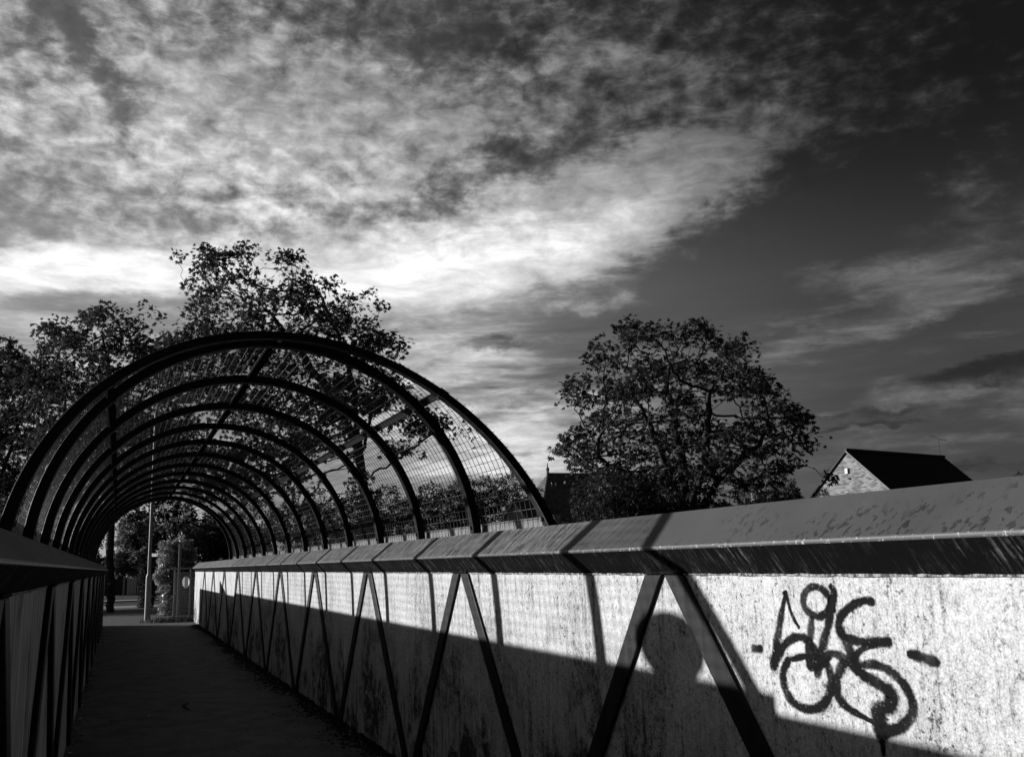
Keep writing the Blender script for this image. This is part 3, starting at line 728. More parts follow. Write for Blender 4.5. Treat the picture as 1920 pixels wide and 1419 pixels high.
def tree(name, label, base, stems, lobes, n_attr, seed, leaf_size=.17, per_tip=7, mat_leaf='tree_leaf', tip_r=.010, expo=.43, group=None, step=.32, kill=.55, spread=.28, cat='tree', maxr=.5):
    pos, par, A, rng = colonise(stems, lobes, n_attr, seed, step, kill)
    n = len(pos); tips = np.zeros(n); kids = [[] for _ in range(n)]
    for i in range(n - 1, 0, -1):
        if par[i] >= 0: kids[par[i]].append(i)
    order = np.arange(n)[::-1]; depth_tip = np.zeros(n)
    for i in order:
        if not kids[i]: tips[i] = 1; depth_tip[i] = 0
        else: tips[i] = sum(tips[k] for k in kids[i]); depth_tip[i] = 1 + max(depth_tip[k] for k in kids[i])
    rad = np.minimum(tip_r * tips ** expo, maxr)
    t = thing(name, label, cat, tuple(base), group)
    mb = MB()
    roots = [i for i in range(n) if par[i] < 0]
    stack = [(r, None) for r in roots]
    while stack:
        i, pr = stack.pop(); chain = [] if pr is None else [pr]
        while True:
            chain.append(i)
            if not kids[i]: break
            ks = sorted(kids[i], key=lambda k: -tips[k])
            for k in ks[1:]: stack.append((k, i))
            i = ks[0]
        if len(chain) < 2: continue
        rr = [rad[c] for c in chain]
        if pr is not None: rr[0] = min(rr[0], rr[1] * 1.15)
        mb.tube([pos[c] for c in chain], rr, 7 if max(rr) > .06 else (5 if max(rr) > .025 else 3), cap=False)
    obj('trunk', mb, M['bark'], t, smooth=True)
    tp = np.where(depth_tip <= 2.5)[0]; tp = tp[tp > 3]
    if len(tp):
        src = pos[np.where(depth_tip <= .5)[0]]; far = np.linalg.norm(src - np.array(base), axis=1) > 1.5; src = src[far]
        cs = spread * rng.uniform(.6, 1.35, len(src))
        k = np.repeat(np.arange(len(src)), per_tip); q = np.clip(rng.normal(0, 1, (len(k), 3)), -1.7, 1.7) * cs[k][:, None] * np.array([1, 1, .55])
        q[:, 2] += .10 - .35 * (q[:, 0] ** 2 + q[:, 1] ** 2) / (spread * 2); P = src[k] + q; Dp = q.copy()
        tw = pos[rng.choice(tp, len(tp) // 2)]; P = np.concatenate([P, tw + rng.normal(0, .10, tw.shape)]); Dp = np.concatenate([Dp, rng.normal(0, 1, tw.shape)])
        Dp /= np.linalg.norm(Dp, axis=1)[:, None] + 1e-9
        cen = pos.mean(0); Do = P - cen; Do /= np.linalg.norm(Do, axis=1)[:, None]
        D = Dp * .9 + Do * .5 + rng.normal(0, .35, P.shape); D[:, 2] -= .35
        v, f = leaves_np(P, D, leaf_size, rng)
        obj_np('crown', v, f, M[mat_leaf], t, kind='stuff')
    return t

def lobes_px(L, d, cx, crx, depth_r, seed, layers=3):
    """crown lobes read from the outline, given the tree's own distance and a rounded depth"""
    rng = random.Random(seed); out = []
    for x, y, r in L:
        rm = r * d / F_PX; k = math.sqrt(max(.08, 1 - min(1, ((x - cx) / crx) ** 2)))
        n = layers if r > 45 else (2 if r > 28 else 1)
        for i in range(n):
            u = 0 if n == 1 else (-1 + 2 * i / (n - 1)); off = u * depth_r * k * .75 + rng.uniform(-.3, .3) * depth_r * .5
            c = W(x, y, d + off)
            out.append((c, (rm, rm * (1.25 if n > 1 else 1), rm * .92)))
    return out

# right tree: a broad many-stemmed tree on the railway bank
d = 28.0
b0 = W(1288, 1070, d); b0[2] = -2.4
def Pd(px, py, dd=0): return tuple(W(px, py, d + dd))
stR = [[None, [tuple(b0), Pd(1290, 1010), Pd(1286, 972)]],
       [6, [Pd(1286, 972), Pd(1262, 905), Pd(1232, 830), Pd(1205, 765)]],
       [6, [Pd(1288, 968, .3), Pd(1282, 880, .5), Pd(1262, 790, .9), Pd(1250, 720, 1.2)]],
       [6, [Pd(1292, 965, -.3), Pd(1318, 890, -.6), Pd(1326, 800, -.9), Pd(1335, 720, -1.2)]],
       [6, [Pd(1300, 975), Pd(1345, 905, .8), Pd(1400, 850, 1.4), Pd(1440, 810, 1.6)]],
       [6, [Pd(1275, 990), Pd(1225, 930, -1), Pd(1165, 885, -1.6), Pd(1120, 855, -1.8)]]]
LR = [(1180, 632, 46), (1245, 628, 44), (1318, 626, 44), (1372, 668, 46), (1128, 668, 42), (1085, 735, 40), (1052, 744, 20), (1200, 720, 80), (1300, 720, 85),
      (1395, 725, 60), (1450, 745, 44), (1480, 790, 48), (1150, 770, 60), (1100, 835, 52), (1055, 848, 22), (1190, 830, 80), (1300, 830, 90), (1410, 820, 70), (1440, 880, 55),
      (1500, 845, 34), (1520, 880, 26), (1540, 818, 16), (1140, 905, 60), (1240, 900, 70), (1350, 910, 60), (1110, 945, 50), (1210, 960, 50), (1330, 610, 22), (1180, 606, 24), (1545, 880, 14), (1555, 905, 14), (1075, 850, 40), (1120, 880, 50), (1090, 800, 40), (1075, 765, 26)]
tree('sycamore_tree', 'broad many-stemmed tree standing alone beside the brick gable house', b0, stR, lobes_px(LR, d, 1285, 270, 3.6, 3, 3), 1450, 11, leaf_size=.135, per_tip=28, tip_r=.012, expo=.52, step=.2, kill=.36, spread=.19)

# tall tree behind the cage
d = 38.0
b0 = W(700, 1000, d); b0[2] = -.1
stA = [[None, [tuple(b0), Pd(690, 930), Pd(672, 850)]],
       [8, [Pd(672, 850), Pd(640, 760, .5), Pd(560, 660, 1), Pd(500, 580, 1)]],
       [8, [Pd(672, 850), Pd(665, 740, -.6), Pd(640, 640, -1), Pd(600, 550, -1)]],
       [8, [Pd(676, 860), Pd(700, 760, .8), Pd(705, 680, 1)]],
       [5, [Pd(684, 900), Pd(760, 850, -.5), Pd(830, 800, -.8)]]]
LA = [(395, 495, 42), (345, 482, 18), (450, 480, 32), (475, 475, 20), (540, 490, 36), (350, 540, 26), (400, 560, 55), (480, 550, 60), (560, 560, 60), (610, 540, 30), (650, 585, 45),
      (700, 560, 26), (600, 620, 70), (690, 640, 60), (740, 660, 32), (380, 625, 55), (470, 640, 70), (540, 690, 90), (640, 720, 90), (720, 740, 60), (780, 790, 50), (830, 790, 34), (860, 830, 22), (880, 800, 14),
      (590, 800, 70), (500, 790, 80), (420, 720, 80), (750, 845, 30), (540, 890, 70), (450, 880, 80), (350, 700, 55), (320, 640, 30)]
tree('tall_tree', 'tall leafy tree rising behind the crown of the mesh tunnel', b0, stA, lobes_px(LA, d, 560, 330, 4.5, 5, 3), 1750, 21, leaf_size=.16, per_tip=34, step=.25, kill=.42, spread=.27, tip_r=.012, expo=.47)

# trees on the left
d = 46.0
b0 = W(150, 1100, d); b0[2] = -.1
stB = [[None, [tuple(b0), Pd(165, 980), Pd(170, 900)]],
       [6, [Pd(170, 900), Pd(195, 800, 1), Pd(205, 690, 1), Pd(190, 620, 1)]],
       [6, [Pd(170, 900), Pd(130, 790, -1), Pd(110, 690, -1)]],
       [6, [Pd(175, 910), Pd(240, 800, .5), Pd(275, 720, .5)]]]
LB = [(180, 598, 38), (235, 605, 36), (265, 600, 22), (110, 640, 46), (165, 650, 60), (240, 660, 60), (300, 660, 40), (80, 700, 60), (170, 740, 80), (260, 750, 80), (320, 760, 60), (100, 800, 80), (200, 840, 90), (300, 860, 80), (120, 900, 80), (240, 920, 70), (155, 585, 18), (280, 590, 14)]
tree('ash_tree', 'leafy tree behind the shaded parapet with a rounded topknot of foliage', b0, stB, lobes_px(LB, d, 190, 200, 4.5, 7, 3), 1200, 31, leaf_size=.19, per_tip=46, step=.3, kill=.55, spread=.36, tip_r=.013, expo=.47)
d = 52.0
b0 = W(-20, 1100, d); b0[2] = -.1
stC = [[None, [tuple(b0), Pd(-10, 980), Pd(0, 900)]], [6, [Pd(0, 900), Pd(40, 780), Pd(60, 680)]], [6, [Pd(0, 900), Pd(-50, 780), Pd(-60, 700)]]]
LC = [(20, 680, 50), (60, 700, 60), (-40, 690, 60), (10, 760, 80), (60, 820, 80), (-60, 800, 90), (0, 880, 90), (70, 920, 60), (-80, 900, 80), (5, 640, 20), (-90, 700, 60), (30, 950, 60)]
tree('dense_tree', 'dark dense tree filling the space beside the tunnel above the shaded parapet', b0, stC, lobes_px(LC, d, 0, 160, 4.5, 9, 3), 1000, 41, leaf_size=.21, per_tip=50, step=.34, kill=.6, spread=.42, tip_r=.013, expo=.47)

# trunk by the end of the left parapet, with a high crown over the path
d = 36.0
b0 = G(205, 1150, -.05)
d = float(np.dot(b0 - np.array([0, 0, EYE]), CF))
stD = [[None, [tuple(b0), Pd(206, 1080), Pd(207, 1000), Pd(212, 930)]], [8, [Pd(212, 930), Pd(260, 880), Pd(310, 840)]], [8, [Pd(212, 930), Pd(190, 850), Pd(180, 780)]]]
LD = [(250, 900, 60), (320, 880, 60), (390, 900, 50), (180, 860, 55), (290, 830, 70), (200, 800, 60), (360, 840, 60)]
tree('plane_tree', 'dark thick trunk where the path leaves the bridge, its crown arching overhead', b0, stD, lobes_px(LD, d, 270, 150, 3.0, 13, 2), 600, 51, leaf_size=.18, per_tip=22, step=.25, kill=.4, tip_r=.013, expo=.5, maxr=.30)

# leafy shrubs: clouds of leaves on a few stems
def shrub(name, label, lobes, n, size, seed, m='shrub_leaf', group=None, cat='shrub', nl=3, base=None):
    rng = np.random.default_rng(seed)
    C = np.array([c for c, r in lobes]); RR = np.array([r for c, r in lobes]); vol = (RR.prod(1)) ** .67
    pk = rng.choice(len(lobes), n, p=vol / vol.sum()); g = rng.normal(size=(n, 3)); g /= np.linalg.norm(g, axis=1)[:, None]
    wob = 1 + .16 * np.sin(g[:, 0] * 7 + pk) + .12 * np.sin(g[:, 2] * 11 + pk * 2)
    rr = (rng.random(n) ** .22) * wob
    P = C[pk] + g * RR[pk] * rr[:, None]
    keep = P[:, 2] > -3.2; P = P[keep]; g = g[keep]
    D = g + rng.normal(0, .5, g.shape); D[:, 2] -= .2
    if base is None: base = C.mean(0).copy(); base[2] = min(c[2] - r[2] for c, r in lobes)
    t = thing(name, label, cat, tuple(base), group)
    v, f = leaves_np(P, D, size, rng, .5, nl); obj_np('foliage', v, f, M[m], t, kind='stuff')
    mb = MB()
    for i in range(min(9, len(C))):
        c = C[i]; b = np.array(base) + rng.normal(0, .12, 3) * [1, 1, 0]; mid = (b + c) / 2 + rng.normal(0, .1, 3)
        mb.tube([b, mid, c], [.05, .035, .012], 5)
    obj('stem', mb, M['bark'], t); return t
def lob(L, d, flat=1.0, dr=.0, seed=0):
    rng = random.Random(seed); return [(W(x, y, d) + np.array([CF[0], CF[1], 0]) * rng.uniform(-dr, dr), (r * d / F_PX, r * d / F_PX * 1.1, r * d / F_PX * flat)) for x, y, r in L]

shrub('laurel_bush', 'dense dark bush under the broad tree, against the coping', lob([(1135, 915, 40), (1180, 940, 55), (1240, 950, 60), (1125, 965, 42), (1160, 990, 60), (1240, 1000, 60), (1090, 990, 26), (1300, 985, 50), (1350, 1000, 40)], 25.0, .95, .8, 1), 6500, .12, 61)
shrub('hedge_shrub', 'round leafy shrub behind the mesh, seen beside the bargeboarded gable', lob([(900, 930, 45), (860, 950, 50), (930, 950, 40), (820, 960, 50), (780, 970, 50), (960, 975, 30), (880, 990, 40), (960, 905, 22), (990, 930, 26)], 47.0, .95, 1.5, 2), 6000, .20, 62)
shrub('hedge_shrub', 'low spreading shrub behind the mesh below the tall tree', lob([(720, 960, 50), (660, 970, 55), (600, 980, 55), (550, 985, 50), (690, 1010, 50), (620, 1020, 50), (500, 990, 50), (760, 1000, 40)], 40.0, .95, 1.5, 3), 6500, .19, 63)
shrub('hedge_shrub', 'shrub in front of the bare saplings beyond the slatted gate', lob([(430, 1000, 45), (400, 1010, 40), (460, 1020, 45), (390, 1040, 40), (440, 1050, 45), (480, 1040, 40)], 34.0, .95, 1.0, 4), 5000, .15, 64)
shrub('ivy_thicket', 'sunlit ivy column growing beside the lamp post at the path', lob([(318, 1040, 22), (335, 1030, 22), (325, 1070, 24), (340, 1080, 24), (318, 1105, 22), (338, 1120, 24), (325, 1140, 22), (345, 1145, 18), (345, 1050, 16), (312, 1150, 12), (352, 1158, 10), (305, 1080, 12)], 30.6, 1.1, .25, 5), 9000, .10, 65, m='ivy_leaf', cat='ivy')
shrub('roadside_bush', 'soft leafy bush across the road beyond the path', lob([(232, 1020, 22), (262, 1015, 26), (250, 1050, 26), (228, 1055, 20), (276, 1050, 16), (240, 990, 22), (270, 985, 22)], 58.0, 1.0, 1.2, 6), 3600, .26, 66, m='soft_leaf')
shrub('clipped_hedge', 'dark upright hedge between the white garage and the lamp post', lob([(276, 1060, 12), (276, 1090, 12), (276, 1115, 13), (276, 1135, 12)], 37.0, 1.3, .2, 7), 1500, .12, 67)
shrub('dark_bush', 'shadowed bush behind the ivy under the tunnel mouth', lob([(310, 985, 26), (340, 1000, 26), (370, 1000, 30), (380, 1030, 26), (300, 1010, 22), (350, 970, 26), (390, 990, 26), (320, 955, 22)], 36.0, 1.0, .8, 8), 3200, .16, 68)

hl = [(np.array([x_, y_, z_]), (1.5, 1.5, 1.5)) for x_, y_, z_ in ((-3.4, 38.4, .9), (-4.6, 39.4, 1.2), (-6.0, 40.5, 1.2), (-3.0, 40, 1.5), (-4.4, 41, 2.2), (-6.2, 42, 2.4), (-7.8, 42, 1.5), (-5, 43.2, 2.5), (-8.0, 44, 2.6), (-2.2, 38.8, 2.3), (-3.6, 39.6, 2.9), (-1.7, 39.6, 1.2), (-1.5, 40.2, 3.0), (-2.2, 40.4, 3.8))]
shrub('path_shade_hedge', 'hedge added to shade the path, its near end dark behind the trunk at the end of the shaded parapet', hl, 8000, .17, 73)  # added to cast shade over the path; nearest lobes also fill in behind the trunk
# ragged grass at the foot of the ivy
def grass(name, label, pts, n, hgt, seed):
    rng = np.random.default_rng(seed); pts = np.array(pts); i = rng.integers(0, len(pts) - 1, n); t = rng.random((n, 1))
    P = pts[i] * (1 - t) + pts[i + 1] * t + rng.normal(0, .22, (n, 3)) * [1, 1, 0]
    a = rng.uniform(0, 6.28, n); h = hgt * rng.uniform(.4, 1.2, n); w = .008
    dx = np.stack([np.cos(a), np.sin(a), 0 * a], 1); lean = np.stack([np.cos(a + 1.5), np.sin(a + 1.5), 0 * a], 1) * (h * .5)[:, None]
    v = np.stack([P - dx * w, P + dx * w, P + lean + np.array([0, 0, 1]) * h[:, None]], 1).reshape(-1, 3)
    o = obj_np(name, v, np.arange(len(v)).reshape(-1, 3), M['grass_blades'], base=tuple(pts[0])); tag(o, label, 'grass', kind='stuff')
grass('grass_tufts', 'ragged grass at the foot of the ivy and gate', [G(300, 1166, -.01), G(330, 1166, -.01), G(365, 1164, -.01)], 1500, .16, 71)

# bare saplings above the gate
for k, (lab, pl) in enumerate((('thin pale bare sapling bending left above the gate', [(327, 1065), (322, 1012), (313, 985), (306, 950)]), ('pale bare sapling with a kinked stem above the gate', [(362, 1075), (360, 1020), (352, 998), (348, 982), (348, 955)]))):
    d = 33.5; t = thing('sapling', lab, 'sapling', tuple(W(*pl[0], d)))
    pts = [tuple(W(x, y, d)) for x, y in pl]; b = np.array(pts[0]); b[2] = -.1; pts = [tuple(b)] + pts
    mb = MB(); mb.tube(pts, [.035, .03, .026, .022, .016][:len(pts)] + [.012] * max(0, len(pts) - 5), 6); obj('stem', mb, M['pale_bark'], t, smooth=True)
    rng = np.random.default_rng(80 + k); P = np.array(pts)[rng.integers(1, len(pts), 90)] + rng.normal(0, .22, (90, 3))
    v, f = leaves_np(P, rng.normal(0, 1, (90, 3)), .14, rng); obj_np('crown', v, f, M['ivy_leaf'], t, kind='stuff')

# ------------------------------------------------------------------ lamp post
lb = G(276, 1162); LP = thing('lamp_post', 'grey steel lamp post with a thicker base, at the end of the bridge', 'lamp post', tuple(lb))
x, y, z = lb
mb = MB(); mb.tube([(x, y, -.02), (x, y, 1.22)], [.085, .085], 14); obj('base_column', mb, M['lamp_steel'], LP, smooth=False)
mb = MB(); mb.tube([(x, y, 1.22), (x, y, 1.30), (x, y, 3.2), (x, y, 6.0)], [.085, .052, .046, .038], 14); obj('shaft', mb, M['lamp_steel'], LP)
mb = MB(); mb.box((x - .055, y - .098, .35), (x + .055, y - .08, .85)); obj('access_door', mb, M['lamp_steel'], LP, bevel=.004)
mb = MB(); mb.tube([(x, y, 6.0), (x + .05, y - .02, 6.25), (x + .35, y - .1, 6.35), (x + .6, y - .15, 6.37)], [.036, .034, .03, .03], 8); obj('bracket', mb, M['lamp_steel'], LP)
mb = MB(); mb.tube([(x + .45, y - .12, 6.37), (x + .6, y - .15, 6.38), (x + .95, y - .22, 6.40), (x + 1.08, y - .24, 6.40)], [.04, .09, .10, .04], 10); obj('lantern', mb, M['lamp_steel'], LP, smooth=True)

# ------------------------------------------------------------------ slatted gate at the end of the right parapet
gx0, gx1 = WTOP[0] * U - .50, WTOP[0] * U + 1.3; gy = Y1 + .55
GT = thing('slatted_gate', 'metal gate of horizontal slats at the end of the white parapet', 'gate', (gx0, gy, 0))
for xx in (gx0, gx0 + .42, gx1):
    mb = MB(); mb.box((xx - .02, gy - .02, -.05), (xx + .02, gy + .02, 1.40)); obj('post', mb, M['fence_paint'], GT)
zz = .10
while zz < 1.28:
    mb = MB(); mb.box((gx0 + .02, gy - .012, zz), (gx1 - .02, gy + .004, zz + .032)); obj('slat', mb, M['fence_paint'], GT); zz += .062
mb = MB(); mb.box((gx0 - .25, gy - .03, 1.41), (gx1, gy + .03, 1.45)); obj('top_rail', mb, M['fence_paint'], GT)
mb = MB(); mb.box((gx0 - .02, gy - .03, 1.29), (gx1, gy - .01, 1.32)); obj('rail', mb, M['fence_paint'], GT)
mb = MB(); mb.box((gx0 - .02, gy - .03, .03), (gx1, gy - .01, .07)); obj('rail', mb, M['fence_paint'], GT)
c = wallpt(349, 1091, 1.0); v_ = ray(349, 1091); c = np.array([0, 0, EYE]) + v_ * ((gy - .20) / v_[1])
mb = MB(); N = 24; vv = [(c[0] + .53 * .16 * math.cos(2 * math.pi * i / N) - .85 * k, c[1] - .85 * .16 * math.cos(2 * math.pi * i / N) - .53 * k, c[2] + .16 * math.sin(2 * math.pi * i / N)) for k in (0, .012) for i in range(N)]
mb.add(vv, [tuple(range(N)), tuple(range(2 * N - 1, N - 1, -1))] + [(i, i + N, (i + 1) % N + N, (i + 1) % N) for i in range(N)])
tag(obj('round_sign', mb, M['sign_white'], base=tuple(c)), 'small round white sign on the slatted gate', 'sign')
# tall post of the old fence beside the ivy
mb = MB(); pb = G(333, 1160, -.05); mb.box((pb[0] - .035, pb[1] - .035, -.1), (pb[0] + .035, pb[1] + .035, 2.15)); obj_ = tag(obj('fence_post', mb, M['concrete'], base=tuple(pb)), 'pale square fence post standing in the ivy', 'post')

# ------------------------------------------------------------------ buildings
def stepped_roof(corners, n, lift=.03):
    """roof slope of overlapping courses: corners = eave a, eave b, ridge b, ridge a"""
    ea, eb, rb, ra = [np.array(c, float) for c in corners]; nrm = np.cross(eb - ea, ra - ea); nrm /= np.linalg.norm(nrm)
    mb = MB()
    for i in range(n):
        t0, t1 = i / n, (i + 1) / n + .25 / n
        t1 = min(t1, 1)
        a0, b0 = ea + (ra - ea) * t0, eb + (rb - eb) * t0; a1, b1 = ea + (ra - ea) * t1, eb + (rb - eb) * t1
        mb.add([a0 + nrm * lift, b0 + nrm * lift, b1, a1, a0 - nrm * .02, b0 - nrm * .02, b1 - nrm * .05, a1 - nrm * .05],
               [(0, 1, 2, 3), (4, 7, 6, 5), (0, 4, 5, 1), (1, 5, 6, 2), (2, 6, 7, 3), (3, 7, 4, 0)])
    return mb

def gable_house(name, label, P0, rd, length, half, drop, eave_drop_extra, wall_m, roof_m, courses, over=.07):
    """P0 ridge end nearest, rd ridge direction (unit, horizontal)"""
    P0 = np.array(P0); rd = np.array(rd); pr = np.array([rd[1], -rd[0], 0])       # to the right of the ridge direction
    P1 = P0 + rd * length; base = np.array([P0[0], P0[1], -.3])
    t = thing(name, label, 'house', tuple(base))
    e = lambda P, s, k=1.0: P + pr * s * half * k - np.array([0, 0, drop * k])
    g0 = P0 + rd * over; g1 = P1 - rd * over
    mb = MB(); lo = -.4; dz = np.array([0, 0, .10])
    ring = [e(g0, -1, .94), e(g0, 1, .94), e(g1, 1, .94), e(g1, -1, .94)]
    v = [(p[0], p[1], lo) for p in ring] + [tuple(p - dz) for p in ring] + [tuple(g0 - dz * 1.3), tuple(g1 - dz * 1.3)]
    mb.add(v, [(0, 1, 5, 8, 4), (2, 3, 7, 9, 6), (1, 2, 6, 5), (3, 0, 4, 7), (0, 3, 2, 1)])
    wall = obj('wall', mb, wall_m, t)
    for s in (1, -1):
        a, b = e(P0, s, 1.06), e(P1, s, 1.06)
        cs = (a, b, P1, P0) if s > 0 else (b, a, P0, P1)
        obj('roof', stepped_roof(cs, courses), roof_m, t)
    return t, e, pr, P1, wall

# brick gable house
P0 = W(1585, 845, 50.0); rd = np.array([.972, .235, 0]); rd /= np.linalg.norm(rd)
BH, e, pr, P1, wall = gable_house('brick_house', 'brick gable house with dark slate roof behind the coping', P0, rd, 9.3, 3.7, 3.45, 0, None, M['slate_roof'], 24)
def house_brick(g, tc, b):
    ang = math.atan2(pr[1], pr[0]); v = g.mapping(tc, rot=(0, 0, -ang)); s = g.sep(v)
    nd = g.n('ShaderNodeTexBrick'); g.put(nd.inputs['Vector'], g.comb(s[0], s[2]))
    nd.inputs['Scale'].default_value = 1.0
    nd.inputs['Color1'].default_value = (.10,) * 3 + (1,); nd.inputs['Color2'].default_value = (.40,) * 3 + (1,); nd.inputs['Mortar'].default_value = (.28,) * 3 + (1,)
    nd.inputs['Brick Width'].default_value = .225; nd.inputs['Row Height'].default_value = .078; nd.inputs['Mortar Size'].default_value = .009
    c = g.n('ShaderNodeSeparateColor'); g.t.links.new(nd.outputs[0], c.inputs[0])
    return g.m('MULTIPLY', c.outputs[0], g.m('MULTIPLY_ADD', g.noise(tc, 2.0, 5, .7), 1.0, .45))
wall.data.materials.append(mat('house_brick', rough=.85, spec=.2, fn=house_brick))
gf = P0 + rd * .07                              # gable face plane
def on_gable(px, py, out=.0):
    v = ray(px, py); t = np.dot(gf - np.array([0, 0, EYE]), rd) / np.dot(v, rd); return v * t + np.array([0, 0, EYE]) - rd * out
def gbox(px, py, w, h, dep, name, m, parent=BH):
    c = on_gable(px, py); mb = MB(); q = []
    for z in (-h / 2, h / 2):
        for a, b in ((-w / 2, -dep), (w / 2, -dep), (w / 2, -.002), (-w / 2, -.002)): p = c + pr * a + rd * b; q.append((p[0], p[1], p[2] + z))
    mb.hull8(q); return obj(name, mb, m, parent)
gbox(1588, 883, .16, .27, .08, 'alarm_box', M['white_plastic'])
gbox(1592, 897, .10, .08, .08, 'vent', M['dark_timber'])
gbox(1611, 929, .16, .12, .10, 'floodlight', M['white_plastic'])
gbox(1648, 925, 1.0, .07, .06, 'waste_pipe', M['white_plastic'])
for s in (1, -1):      # verge trim along the gable
    a, b = P0 - rd * .02 + np.array([0, 0, .03]), e(P0, s, 1.06) - rd * .02 + np.array([0, 0, .03]); mb = MB()
    q = [tuple(p + np.array([0, 0, z]) + rd * k) for z, off in ((-.09, 0), (0, 0)) for p, k in ((a, 0), (b, 0), (b, .05), (a, .05))]
    mb.hull8(q); obj('verge', mb, M['dark_timber'] if s < 0 else M['concrete'], BH)
mb = MB(); mb.tube([P0 + [0, 0, .05], P1 + [0, 0, .05]], .09, 8); obj('ridge_tiles', mb, M['slate_roof'], BH)
pt = P0 + rd * 8.9; mb = MB(); top = pt + np.array([0, 0, 1.1]); mb.tube([pt, top], .018, 5)
for sg, zz, L in ((1, 1.05, .55), (-1, 1.1, .6)):
    q0 = pt + np.array([0, 0, zz]); q1 = q0 + np.array([-.6, .5, .35 if sg < 0 else .15]) * L * (1 if sg < 0 else -1); mb.tube([q0, q1], .012, 4)
    for k in range(1, 6):
        m_ = q0 + (q1 - q0) * k / 5; mb.tube([m_ - np.array([.12, .15, 0]), m_ + np.array([.12, .15, 0])], .007, 4)
obj('television_aerial', mb, M['dark_timber'], BH)

# Victorian tiled house behind the mesh end
d = 62.0; F0 = W(1027, 889, d)
VH = thing('tiled_house', 'old house with steep tiled roof and pointed finial beyond the tunnel end', 'house', (F0[0], F0[1], -.3))
rdv = np.array([CR[0], CR[1], 0]); rdv /= np.linalg.norm(rdv); rdv = rdv * .93 + np.array([CF[0], CF[1], 0]) * .36; rdv /= np.linalg.norm(rdv); pv = np.array([rdv[1], -rdv[0], 0])
L = 7.0; A_ = F0; B_ = F0 + rdv * L
hf, dp = 4.2, 4.4
ea, eb = A_ + pv * hf - rdv * 2.6 - [0, 0, dp], B_ + pv * hf + rdv * 1.5 - [0, 0, dp]
ec, ed = A_ - pv * hf - rdv * 2.6 - [0, 0, dp], B_ - pv * hf + rdv * 1.5 - [0, 0, dp]
obj('roof', stepped_roof((ea, eb, B_, A_), 34, .035), M['old_roof_tile'], VH)
obj('roof', stepped_roof((ed, ec, A_, B_), 34, .035), M['old_roof_tile'], VH)
obj('roof_hip', stepped_roof((ec, ea, A_, A_ + pv * .01), 34, .035), M['old_roof_tile'], VH)
mb = MB(); ring = [ea, eb, ed, ec]; cen = sum(ring) / 4; ring = [p + (cen - p) * .08 for p in ring]
mb.add([(p[0], p[1], -.4) for p in ring] + [tuple(p + [0, 0, .05]) for p in ring], [(0, 1, 5, 4), (1, 2, 6, 5), (2, 3, 7, 6), (3, 0, 4, 7)]); obj('wall', mb, M['mixed_stock_brick'], VH)
mb = MB(); mb.tube([A_, B_], .10, 8); mb.tube([A_, ea], .08, 6); obj('ridge_tiles', mb, M['old_roof_tile'], VH)
mb = MB(); mb.tube([A_ - [0, 0, .05], A_ + [0, 0, .25], A_ + [0, 0, .33], A_ + [0, 0, .45], A_ + [0, 0, .75]], [.10, .10, .14, .05, .02], 8); obj('finial', mb, M['clay_pot'], VH)
nv = np.cross(eb - ea, A_ - ea); nv /= np.linalg.norm(nv)
for px in (1034, 1041):
    v = ray(px, 911); t_ = np.dot(ea - np.array([0, 0, EYE]), nv) / np.dot(v, nv); c = v * t_ + np.array([0, 0, EYE]); mb = MB(); mb.tube([c - nv * .05 - np.array([0, 0, .12]), c + nv * .12 + np.array([0, 0, .12])], .045, 8); obj('vent_pipe', mb, M['white_plastic'], VH)
mb = MB(); q = ea - [0, 0, .05]; mb.tube([ea + pv * .06, eb + pv * .06], .06, 6); obj('gutter', mb, M['dark_timber'], VH)

# small bargeboarded gable behind the mesh
d = 40.0; A_ = W(961, 937, d)
GB = thing('gabled_porch', 'small pale bargeboarded gable with spike finial behind the mesh', 'porch', (A_[0], A_[1], -.2))
rr_ = np.array([.62, -.785, 0]); rr_ /= np.linalg.norm(rr_); ff_ = np.array([-rr_[1], rr_[0], 0])
l_, r_ = W(938, 976, d), W(991, 972, d); hwid = .70; dz = .86
el_, er_ = A_ - rr_ * hwid - [0, 0, dz], A_ + rr_ * hwid - [0, 0, dz]
for p in (el_, er_):
    mb = MB(); n2 = np.array([0, 0, -.15])
    mb.hull8([tuple(x) for x in (A_ + n2, p + n2, p + n2 + ff_ * .05, A_ + n2 + ff_ * .05, A_, p, p + ff_ * .05, A_ + ff_ * .05)]); obj('bargeboard', mb, M['pale_boards'], GB)
    mb = MB(); mb.hull8([tuple(x) for x in (A_ + ff_ * .06, p + ff_ * .06, p + ff_ * 4, A_ + ff_ * 4, A_ + ff_ * .06 + [0, 0, .06], p + ff_ * .06 + [0, 0, .06], p + ff_ * 4 + [0, 0, .06], A_ + ff_ * 4 + [0, 0, .06])]); obj('roof', mb, M['old_roof_tile'], GB)
mb = MB(); g0, g1, g2 = A_ + ff_ * .2 - [0, 0, .1], el_ + ff_ * .2, er_ + ff_ * .2
mb.add([g0, g1, g2, (g1[0], g1[1], -.3), (g2[0], g2[1], -.3)] + [tuple(np.array(p) + ff_ * 3.6) for p in (g0, g1, g2, (g1[0], g1[1], -.3), (g2[0], g2[1], -.3))],
       [(0, 1, 3, 4, 2), (5, 7, 9, 8, 6), (1, 6, 8, 3), (2, 4, 9, 7)]); obj('wall', mb, M['pale_boards'], GB)
mb = MB(); mb.tube([A_ - [0, 0, .1], A_ + [0, 0, .1], A_ + [0, 0, .42]], [.04, .04, .012], 6); obj('finial', mb, M['pale_boards'], GB)
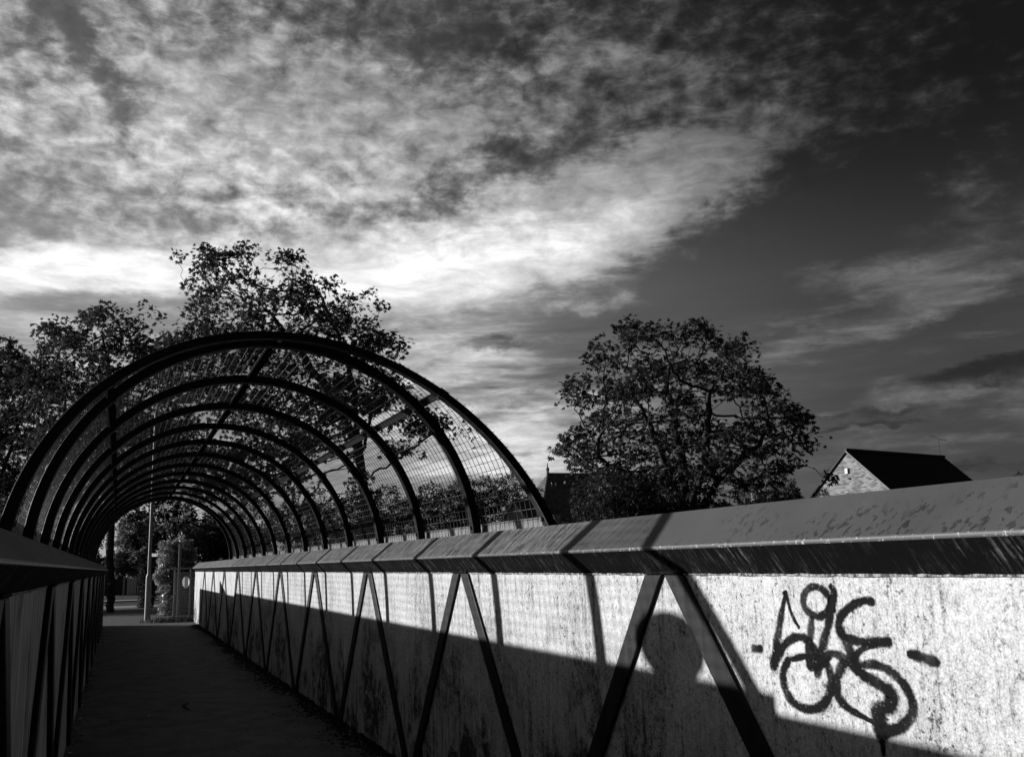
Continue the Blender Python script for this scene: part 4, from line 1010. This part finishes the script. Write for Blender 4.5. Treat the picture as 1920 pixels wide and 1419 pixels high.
for k in (-.28, 0, .28):
    c = A_ + rr_ * k + ff_ * .19 - [0, 0, dz]; mb = MB(); h = .35 if k == 0 else .2
    mb.hull8([tuple(c + rr_ * a + ff_ * b + [0, 0, z]) for z in (-.25, h) for a, b in ((-.04, -.03), (.04, -.03), (.04, 0), (-.04, 0))]); obj('gable_strut', mb, M['pale_boards'], GB)

# low brick chimney between the bush and the gable house
d = 55.0; c = W(1423, 935, d)
CH = thing('cottage', 'low cottage roof with a square brick chimney beyond the broad tree', 'house', (c[0], c[1], -.3))
mb = MB(); mb.box((c[0] - .32, c[1] - .32, -.3), (c[0] + .32, c[1] + .32, c[2] + .35)); obj('chimney', mb, M['mixed_stock_brick'], CH)
for k in (-.15, .15):
    mb = MB(); mb.tube([(c[0] + k, c[1], c[2] + .35), (c[0] + k, c[1], c[2] + .62)], [.1, .085], 8); obj('chimney_pot', mb, M['clay_pot'], CH)
rz = W(1423, 945, d)[2]
ea, eb = c + [-6, -4.2, 0], c + [7, -3.0, 0]; ra, rb = c + [-5.5, .6, 0], c + [7, 1.8, 0]
for p in (ea, eb): p[2] = 1.2
for p in (ra, rb): p[2] = rz
obj('roof', stepped_roof((ea, eb, rb, ra), 20), M['old_roof_tile'], CH)
mb = MB(); mb.add([(ea[0], ea[1] + .3, -.3), (eb[0], eb[1] + .3, -.3), (rb[0], rb[1], -.3), (ra[0], ra[1], -.3), (ea[0], ea[1] + .3, 1.25), (eb[0], eb[1] + .3, 1.25), (rb[0], rb[1], rz - .1), (ra[0], ra[1], rz - .1)], [(0, 1, 5, 4), (1, 2, 6, 5), (2, 3, 7, 6), (3, 0, 4, 7)]); obj('wall', mb, M['mixed_stock_brick'], CH)
shrub('garden_tree', 'small round garden tree beside the chimney, below the overhanging branches', lob([(1470, 925, 26), (1445, 935, 22), (1490, 940, 20), (1400, 935, 24), (1455, 960, 30)], 52.0, .95, .8, 12), 2200, .2, 69)
shrub('garden_shrub', 'wispy shrub tips showing over the coping past the house', lob([(1912, 900, 14), (1876, 908, 8), (1930, 910, 20)], 40.0, .9, .4, 13), 420, .14, 70)

# house across the road with white garage door
gc = W(251, 1082, 60.0)
HG = thing('garage', 'small dark garage with a white door across the road', 'garage', (gc[0], gc[1], -.1))
mb = MB(); mb.box((gc[0] - 2.3, gc[1] + .1, -.2), (gc[0] + 1.4, gc[1] + 5, 2.1)); obj('wall', mb, M['dark_timber'], HG)
mb = MB(); mb.box((gc[0] - 2.5, gc[1] - .1, 2.1), (gc[0] + 1.6, gc[1] + 5.2, 2.25)); obj('roof', mb, M['slate_roof'], HG)
for k in range(4):
    x0 = gc[0] - .38 + k * .20
    mb = MB(); mb.box((x0, gc[1] + .04, -.05), (x0 + (.19 if k != 2 else .15), gc[1] + .1, 1.95)); obj('door_board', mb, M['white_render'], HG)
mb = MB(); mb.box((gc[0] - .62, gc[1] + .02, -.05), (gc[0] - .5, gc[1] + .14, 2.0)); obj('door_post', mb, M['pale_boards'], HG)

# ------------------------------------------------------------------ render settings
scene.render.engine = 'CYCLES'
scene.cycles.max_bounces = 6; scene.cycles.transparent_max_bounces = 12
scene.render.resolution_x = 1024; scene.render.resolution_y = 756
